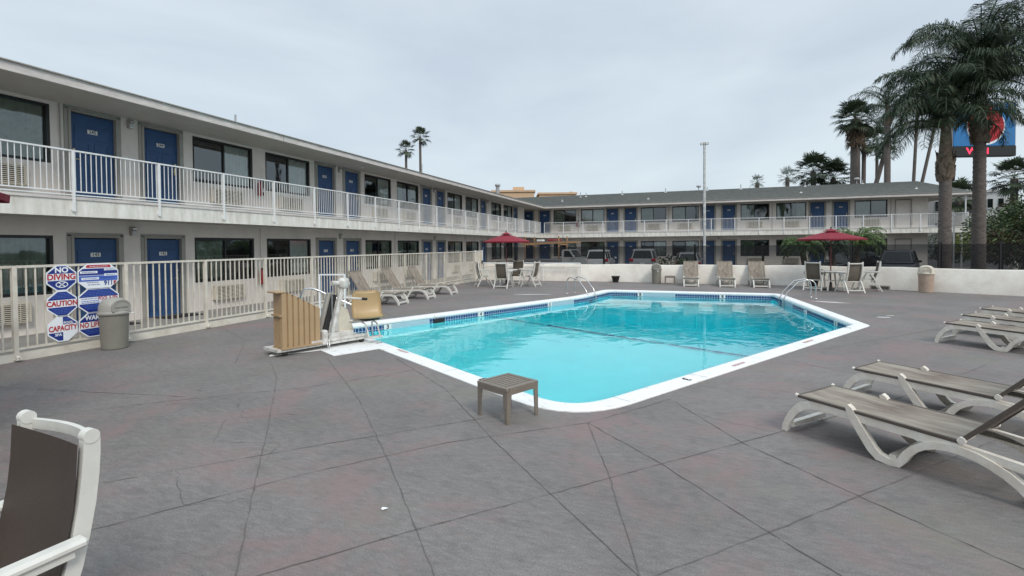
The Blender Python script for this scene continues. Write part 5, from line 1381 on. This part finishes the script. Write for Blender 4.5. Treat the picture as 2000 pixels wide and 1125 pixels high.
# ------------------------------------------------------------------ palms
def trunk_mesh(pts, r0, r1, rings=True, m='bark', seg=14, seed=1):
    rr = random.Random(seed); P = dense3(pts, .09 if rings else .4); n_ = len(P); rs = []
    for i in range(n_):
        t_ = i / (n_ - 1); r_ = r0 + (r1 - r0) * t_; r_ *= 1 + (.035 * (1 if (i % 2) else -1) if rings else 0) + rr.uniform(-.02, .02); rs.append(r_)
    b = MB(); b.tube(P, rs, m, seg, True, True); return b
def dense3(pts, step):
    o_ = []; pts = [Vector(p) for p in pts]
    for i in range(len(pts) - 1):
        k = max(1, int((pts[i + 1] - pts[i]).length / step))
        for j in range(k): o_.append(pts[i].lerp(pts[i + 1], j / k))
    o_.append(pts[-1]); return o_
def frond(mbx, base, az, el, L_, rr, m='frond', leaf=.62, n_=60, droop=1.0, wd=.022, m2=None):
    """arching feather frond"""
    h = Vector((math.cos(az), math.sin(az), 0)); p = Vector(base); e = el; steps = 18; path = [p.copy()]; dirs = []
    for i in range(steps):
        d = h * math.cos(e) + Vector((0, 0, 1)) * math.sin(e); dirs.append(d); p = p + d * (L_ / steps); path.append(p.copy()); e -= droop * (.035 + .012 * i) * (1 if e > -1.45 else 0)
    dirs.append(dirs[-1])
    mbx.tube(path, [.035 * (1 - i / (steps + 1)) + .006 for i in range(steps + 1)], m, 4, False, True)
    side = Vector((-h.y, h.x, 0))
    for i in range(n_):
        t_ = .10 + .90 * i / n_; f = t_ * steps; k = int(f); q_ = path[min(k, steps)].lerp(path[min(k + 1, steps)], f - k); d = dirs[min(k, steps)]
        ll = leaf * (math.sin(PI * min(1, t_ * .82 + .16)) ** .6) * rr.uniform(.8, 1.15)
        for s_ in (-1, 1):
            upn = side.cross(d) * -1
            tilt = rr.uniform(-.7, .65)
            ld = (side * s_ * math.cos(tilt) + upn * math.sin(tilt) * .8 + d * rr.uniform(.35, .75)).normalized()
            mid = q_ + ld * ll * .55 + Vector((0, 0, -.06 * ll)); tip = mid + (ld * .5 + Vector((0, 0, -.75 * droop))).normalized() * ll * .5
            w_ = wd * rr.uniform(.8, 1.3); wv = ld.cross(Vector((0, 0, 1))); wv = wv.normalized() * w_ if wv.length > .05 else d * w_
            wv = (wv + Vector((0, 0, rr.uniform(-1, 1) * w_ * .7)))
            mbx.add([q_ - wv * .6, q_ + wv * .6, mid + wv, mid - wv, tip], [(0, 1, 2, 3), (3, 2, 4)], m2 if (m2 and rr.random() < .4) else m)
def feather_palm(name, label, loc, top, r0, r1, nf, L_, seed, group, boot=.9, leaf=.62, nl=55, aim=None, shaft=0.0, m='frond', lean=(0, 0)):
    t_ = thing(name, label, 'palm tree', loc, 0, group); rr = random.Random(seed)
    tp = Vector((lean[0], lean[1], top)); b = trunk_mesh([(0, 0, 0), (lean[0] * .3, lean[1] * .3, top * .5), tuple(tp)], r0, r1, True, 'bark', 16, seed); b.build('trunk', t_)
    if boot:
        b = MB(); b.lathe([(r1 * .95, -.9 * boot), (r1 * 1.35, -.75 * boot), (r1 * 1.45, -.3 * boot), (r1 * 1.15, .25), (r1 * .6, .75 + shaft), (.04, 1.0 + shaft)], 'boot', 16, tuple(tp))
        for k in range(46):
            a = rr.uniform(0, 2 * PI); z = rr.uniform(-.85 * boot, .25); c_, s__ = math.cos(a), math.sin(a); rr_ = r1 * 1.3
            p0 = Vector((c_ * rr_, s__ * rr_, z)) + tp; b.add([p0 + Vector((-s__ * .12, c_ * .12, -.12)), p0 + Vector((s__ * .12, -c_ * .12, -.12)), p0 + Vector((c_ * .07 + s__ * .06, s__ * .07 - c_ * .06, .17)), p0 + Vector((c_ * .07 - s__ * .06, s__ * .07 + c_ * .06, .17))], [(0, 1, 2, 3)], 'boot')
        b.build('boot_sheath', t_)
    c = MB()
    for k in range(nf):
        az = 2.399 * k + rr.uniform(-.25, .25); u = (k + .5) / nf; el = R(82 - 64 * u ** 1.2) + rr.uniform(-.1, .1)
        frond(c, tp + Vector((0, 0, .35 + shaft * (.8 + .35 * (1 - u)) + (.4 * (1 - u)))), az, el, L_ * rr.uniform(.85, 1.1) * (1 - .18 * u), rr, m, leaf, nl, rr.uniform(.75, 1.1), .0095 if nl > 90 else .012, 'frond_l' if m == 'frond_l' else None)
    c.build('crown', t_); return t_
feather_palm('queen_palm', 'tall feathery palm with thick ringed trunk behind the wall, left of the two nearest palms', (9.2, 22.95, GZ), 5.1, .215, .18, 44, 3.2, 21, 'feathery palms right of the pool', leaf=.66, nl=105, shaft=1.0)
feather_palm('queen_palm', 'tallest feathery palm in front of the blue motel sign, nearest the right edge', (10.55, 23.7, GZ), 6.25, .225, .185, 54, 3.7, 33, 'feathery palms right of the pool', boot=.5, leaf=.74, nl=110, shaft=1.5)
feather_palm('queen_palm', 'smaller feathery palm rising behind the roof left of the two big palms', (15.5, 48.2, GZ), 12.2, .26, .2, 22, 3.4, 8, 'feathery palms behind the roof', boot=.8, leaf=.7, nl=44, shaft=.2)
feather_palm('queen_palm', 'feathery palm behind the roof tucked under the crown of the big palm', (18.6, 46.5, GZ), 13.1, .26, .2, 22, 3.2, 9, 'feathery palms behind the roof', boot=.8, leaf=.7, nl=44, shaft=.2)
def fan_leaf(mbx, base, d, L_, rad, rr, m='fan', nseg=15):
    d = d.normalized(); tip = base + d * L_; mbx.beam(base, tip, .03, .02, m)
    side = d.cross(Vector((0, 0, 1))); side = side.normalized() if side.length > .05 else Vector((1, 0, 0)); nrm = side.cross(d)
    for i in range(nseg):
        a = R(-115 + 230 * i / (nseg - 1)); v = d * math.cos(a) + side * math.sin(a); r_ = rad * rr.uniform(.8, 1.05) * (.75 + .25 * math.cos(a)); w_ = rad * .065
        pd = (side * math.cos(a) - d * math.sin(a)) * w_
        mid = tip + v * r_ * .6 + nrm * rr.uniform(-.04, .04); end = tip + v * r_ + Vector((0, 0, -.22 * r_ * rr.uniform(.5, 1.4)))
        mbx.add([tip, mid - pd * .8, end, mid + pd * .8], [(0, 1, 2, 3)], m)
def fan_palm(label, loc, top, r, crown, nl, seed, group, skirt=0.0, pts=None, small=False):
    t_ = thing('fan_palm', label, 'palm tree', loc, 0, group); rr = random.Random(seed)
    pts = pts or [(0, 0, 0), (0, 0, top)]; tp = Vector(pts[-1]); b = trunk_mesh(pts, r * 1.25, r, False, 'bark', 10, seed); b.build('trunk', t_)
    c = MB()
    for k in range(nl):
        az = 2.399 * k; el = R(85 - 135 * ((k + .5) / nl)); d = Vector((math.cos(az) * math.cos(el), math.sin(az) * math.cos(el), math.sin(el)))
        fan_leaf(c, tp + Vector((0, 0, .1)), d, crown * rr.uniform(.45, .6), crown * rr.uniform(.42, .55), rr, 'fan', 11 if small else 21)
    c.build('crown', t_)
    if skirt:
        s = MB()
        for k in range(90):
            az = rr.uniform(0, 2 * PI); z = -rr.uniform(0, skirt); d = Vector((math.cos(az) * .55, math.sin(az) * .55, -.85)); fan_leaf(s, tp + Vector((0, 0, z + .3)), d, crown * .35, crown * .4, rr, 'skirt', 7)
        s.build('dead_frond_skirt', t_)
    return t_
fan_palm('thick trunked fan palm with brown dead fronds, left of the tall palm group', (14.6, 53.0, GZ), 13.2, .36, 2.1, 46, 5, 'fan palms behind the back wing', 1.9)
fan_palm('thin fan palm close right of the thick skirted palm', (15.9, 55.5, GZ), 11.0, .17, 1.7, 26, 6, 'fan palms behind the back wing', 0, [(0, 0, 0), (.1, 0, 11.3)])
fan_palm('slim fan palm with bare straight trunk between the skirted palm and the feathery palm', (18.1, 59.0, GZ), 12.0, .13, 2.0, 26, 7, 'fan palms behind the back wing', 0)
fan_palm('leaning broken fan palm trunk beside the straight feathery palm', (15.2, 50.5, GZ), 9.0, .17, 1.2, 14, 17, 'fan palms behind the back wing', 0, [(-.3, 0, 0), (.1, 0, 6.5), (.9, .2, 9.6)])
fan_palm('tall slim fan palm, left of the two leaning thin trunks before the sign', (21.7, 60.6, GZ), 15.5, .13, 1.9, 26, 12, 'fan palms behind the back wing', 0, [(0, 0, 0), (0, 0, 8), (.35, .1, 16.0)])
fan_palm('tall slim leaning fan palm, right of the two thin trunks before the sign', (22.2, 60.6, GZ), 15.5, .13, 1.9, 26, 13, 'fan palms behind the back wing', 0, [(0, 0, 0), (.2, 0, 8), (1.7, .1, 16.0)])
fan_palm('low fan palm standing above the roof ridge, left of the tall palm group', (12.2, 57.3, GZ), 9.2, .25, 2.3, 30, 14, 'fan palms behind the back wing')
fan_palm('low bushy fan palm above the roof ridge, beside the thick trunked palm', (14.1, 58.0, GZ), 8.5, .25, 2.4, 34, 15, 'fan palms behind the back wing')
fan_palm('shorter of the two distant fan palms above the left roof', (-47.4, 79.3, GZ), 19.5, .22, 2.1, 20, 16, 'distant fan palms above the left roof', small=False)
fan_palm('taller of the two distant fan palms above the left roof', (-45.0, 80.2, GZ), 21.8, .22, 2.2, 21, 18, 'distant fan palms above the left roof')
fan_palm('tiny distant palm top peeking over the roof ridge, left of two', (11.2, 90.0, GZ), 12.0, .3, 1.6, 20, 19, 'distant palm tops over the roof', small=True)
fan_palm('tiny distant palm top peeking over the roof ridge, right of two', (15.2, 88.0, GZ), 12.3, .3, 2.0, 20, 20, 'distant palm tops over the roof', small=True)
fan_palm('distant fan palm beside the white building at the far right', (37.4, 76.5, GZ), 9.6, .35, 3.0, 34, 22, 'distant palms at the far right')
fan_palm('dark distant fan palm at the extreme right edge', (40.2, 75.0, GZ), 8.8, .35, 3.0, 34, 23, 'distant palms at the far right')
fan_palm('short fan palm seen under the roof corner between the two big trunks', (29.5, 70.5, GZ), 7.0, .3, 2.6, 30, 24, 'distant palms at the far right')
# low bushy palms behind the wall
def low_palm(label, loc, top, L_, nf, seed, m='frond_l', pts=None):
    t_ = thing('bushy_palm', label, 'palm plant', loc, 0, 'low bushy palms before the back wing'); rr = random.Random(seed); pts = pts or [(0, 0, 0), (0, 0, top)]
    b = trunk_mesh(pts, .17, .14, True, 'boot', 10, seed); b.build('trunk', t_); c = MB(); tp = Vector(pts[-1])
    for k in range(nf):
        az = 2.399 * k; u = (k + .5) / nf; frond(c, tp, az, R(78 - 70 * u), L_ * rr.uniform(.85, 1.15), rr, m, .30, 36, .95, .014, m)
    c.build('crown', t_)
low_palm('light green bushy palm with a dark leaning trunk left of the right umbrella', (6.1, 31.2, GZ), 1.9, 1.35, 40, 3, 'frond_l', [(.45, 0, 0), (.15, 0, .9), (0, 0, 1.75)])
low_palm('dark bushy palm directly behind the right umbrella', (7.6, 31.6, GZ), 1.8, 1.3, 36, 4, 'frond', [(.2, 0, 0), (0, 0, 1.7)])
low_palm('reddish green tall shrub palm rising over the right umbrella to the balcony', (9.3, 33.4, GZ), 2.4, 1.7, 40, 5, 'frond_l', [(0, 0, 0), (0, 0, 2.0)])
def shrub(name, label, loc, lumps, m, n_, size, seed, cat='shrub', group=None, trunkh=0.0):
    t_ = thing(name, label, cat, loc, 0, group); rr = random.Random(seed); c = MB()
    for (cx_, cy_, cz_, rx, ry, rz_) in lumps: leafy(c, (cx_, cy_, cz_), (rx, ry, rz_), n_, size, rr.choice(m) if isinstance(m, list) else m, rr)
    c.build('foliage', t_)
    b = MB(); b.tube([(0, 0, 0), (.1, 0, lumps[0][2] * .5), (lumps[0][0] * .6, lumps[0][1] * .6, lumps[0][2])], [.12, .09, .04], 'bark', 8); b.build('trunk', t_)
G2 = 'leafy trees and shrubs right of the motel'
shrub('leafy_tree', 'dense green tree right of the tallest palm trunk', (15.0, 30.0, GZ), [(0, 0, 2.3, 1.5, 1.5, 1.2), (1.0, .3, 2.9, 1.3, 1.3, 1.0), (-.7, .2, 1.8, 1.1, 1.1, .8), (1.8, 0, 2.0, 1.3, 1.2, 1.0), (.4, .5, 3.3, .9, .9, .7)], ['leaf', 'leaf', 'leaf_r'], 1980, 0.14, 31, 'tree', G2)
shrub('leafy_tree', 'dark green tree at the right edge behind the wall', (18.2, 31.0, GZ), [(0, 0, 2.0, 1.9, 1.6, 1.5), (1.2, .3, 2.9, 1.5, 1.5, 1.1), (-.9, .2, 1.5, 1.4, 1.1, .9), (-.4, 0, 3.2, 1.2, 1.2, .8)], 'leaf', 2420, 0.14, 32, 'tree', G2)
shrub('leafy_tree', 'red tinged tree behind the green trees at the right', (19.5, 37.0, GZ + .0), [(0, 0, 3.8, 1.9, 1.6, 1.5), (1.9, 0, 3.7, 1.6, 1.5, 1.4), (-1.2, 0, 3.1, 1.3, 1.2, 1.4), (-2.6, 0, 2.5, 1.2, 1.2, 1.5), (3.6, 0, 3.2, 1.6, 1.5, 1.4)], ['leaf_r', 'leaf', 'leaf'], 1980, 0.15, 33, 'tree', G2)
shrub('shrub', 'yellow green shrub between the motel end and the first big palm', (18.4, 46.5, GZ), [(0, 0, 1.7, 1.3, 1.2, 1.0), (.9, 0, 1.3, 1.0, 1.0, .8), (1.9, 0, 1.9, 1.2, 1.2, 1.1)], ['leaf_y', 'leaf_y', 'leaf'], 1540, 0.14, 34, 'shrub', G2)
shrub('shrub', 'green shrub between the two big palm trunks', (18.0, 40.6, GZ), [(0, 0, 1.9, 1.2, 1.2, .9), (1.3, 0, 2.2, 1.2, 1.2, 1.2), (2.4, 0, 1.4, 1.2, 1.2, 1.0)], ['leaf', 'leaf', 'leaf_y'], 1540, 0.14, 35, 'shrub', G2)
shrub('shrub', 'small rosette shrub right of the reddish palm behind the parked sedan', (-.9, 36.5, GZ), [(0, 0, .8, .8, .6, .4), (1.1, 0, .7, .6, .5, .35)], 'leaf', 260, .2, 36, 'shrub', G2)
# block wall at right beyond the parking
q = MB()
q.box((20.0, 34.5, .55), (17.0, .25, 1.6), 'block'); q.box((20.0, 34.5, 1.37), (17.1, .31, .06), 'fargrey')
for k in range(14): q.box((12.2 + 1.2 * k, 34.36, .55), (.03, .03, 1.5), 'fargrey')
o = q.build('block_wall'); o.rotation_euler = (0, 0, R(-8)); o.location = (1.6, 3.2, 0); tag(o, 'low grey block wall beyond the palm trunks at the right', 'wall')
# thin white downpipe-like post beside the first palm
q = MB(); q.tube([(0, 0, 0), (0, 0, 3.1)], .03, 'farwhite', 8); q.box((0, 0, 3.1), (.1, .1, .06), 'farwhite'); o = q.build('thin_post'); o.location = (9.95, 24.1, GZ); tag(o, 'thin pale metal post just right of the first big palm trunk', 'post')

# ------------------------------------------------------------------ motel roadside sign
sg = thing('motel_sign', 'tall blue roadside sign with a red numeral and a black panel reading WiFi in red', 'sign', (31.65, 70.7, -0.70), R(16)); sg.scale = (1.222, 1.222, 1.222)
q = MB(); q.tube([(-.1, .2, 0), (-.1, .2, 10.2)], .28, 'fargrey', 16); q.build('pole', sg)
W_ = 5.45
q = MB(); q.box((0, 0, 12.75), (W_, .55, 3.9), 'signblue', None, .05); q.box((0, 0, 12.75), (W_ + .06, .45, 4.0), 'fargrey'); q.build('sign_cabinet', sg)
q = MB()
def disc(cx_, cz_, r0, r1, yy, m, a0=0, a1=360, n_=40):
    for k in range(n_):
        a = R(a0 + (a1 - a0) * k / n_); b_ = R(a0 + (a1 - a0) * (k + 1) / n_)
        q.quad((cx_ + r0 * math.cos(a), yy, cz_ + r0 * math.sin(a)), (cx_ + r1 * math.cos(a), yy, cz_ + r1 * math.sin(a)), (cx_ + r1 * math.cos(b_), yy, cz_ + r1 * math.sin(b_)), (cx_ + r0 * math.cos(b_), yy, cz_ + r0 * math.sin(b_)), m)
CX = .1; disc(CX, 12.6, 0.0, 1.68, -.29, 'signwhite'); disc(CX, 12.7, 0, 1.58, -.30, 'signred'); disc(CX, 12.6, 0.0, .5, -.31, 'signwhite')
q.prism([(CX - 1.55, 12.6), (CX - .5, 12.8), (CX + .85, 14.55), (CX - .2, 14.55)], lambda u, v, y: (u, y, v), -.305, -.29, 'signred')
q.build('numeral', sg)
q = MB(); q.box((0, 0, 10.35), (W_ + .1, .6, .95), 'black', None, .04); q.build('message_panel', sg)
q = MB(); text(q, 'WiFi', .82, lambda a, b: (a * 1.25 - .62, -.315, 10.35 + b), 'led', .015); q.build('lit_lettering', sg)

# ------------------------------------------------------------------ far buildings
def far_building(name, label, x, y, wd, dp, h, rz, m, floors, cols, extra=None):
    t_ = thing(name, label, 'building', (x, y, GZ), rz)
    b = MB(); b.box((0, dp / 2, h / 2), (wd, dp, h), m); b.box((0, dp / 2, h + .12), (wd + .4, dp + .4, .3), m); b.build('wall', t_)
    for f in range(floors):
        for c_ in range(cols):
            q_ = MB(); q_.box((-wd / 2 + wd * (c_ + .5) / cols, -.01, h - 1.7 - 2.9 * f), (wd / cols * .5, .12, 1.3), 'carglass'); q_.box((-wd / 2 + wd * (c_ + .5) / cols, -.06, h - 2.42 - 2.9 * f), (wd / cols * .6, .2, .12), m); q_.build('window', t_)
    if extra:
        b = MB()
        for ex, ew, eh in extra: b.box((ex, dp / 2, h + .27 + eh / 2), (ew, 3, eh), m)
        b.build('roof_house', t_)
    return t_
far_building('hotel_building', 'tan hotel block with roof house beyond the left end of the back roof', -25.9, 75.9, 6.7, 9, 10.7, R(19), 'hotel', 2, 4, [(.9, 1.9, .85)])
far_building('hotel_building', 'long lower tan wing of the distant hotel right of its roof house', -19.6, 79.9, 6.0, 9, 10.45, R(19), 'hotel', 2, 4, [(2.6, .6, .45)])
far_building('apartment_building', 'distant grey apartment block seen under the corner of the motel roof', 30.5, 84, 13, 9, 8.6, R(-18), 'fargrey', 3, 5)
far_building('apartment_building', 'distant white building with a flat roof at the far right', 43.5, 92, 3.4, 8, 9.4, R(-22), 'farwhite', 3, 3)
far_building('apartment_building', 'pale low building at the far right behind the trees', 50.5, 88, 7, 8, 7.4, R(-22), 'farwhite', 3, 3)
sl_ = thing('street_lamp', 'distant curved street lamp above the white building at the far right', 'street lamp', (36.6, 72.0, GZ))
q = MB(); q.tube([(0, 0, 0), (0, 0, 9.2), (-.2, 0, 9.7), (-1.0, 0, 10.0), (-2.0, 0, 10.0)], .06, 'pipe', 8); q.build('pole', sl_)
q = MB(); q.box((-2.2, 0, 9.97), (.7, .25, .12), 'pipe', None, .04); q.build('lamp_head', sl_)

scene.cycles.max_bounces = 10
scene.cycles.transparent_max_bounces = 24
scene.cycles.diffuse_bounces = 4
scene.cycles.sample_clamp_indirect = 8
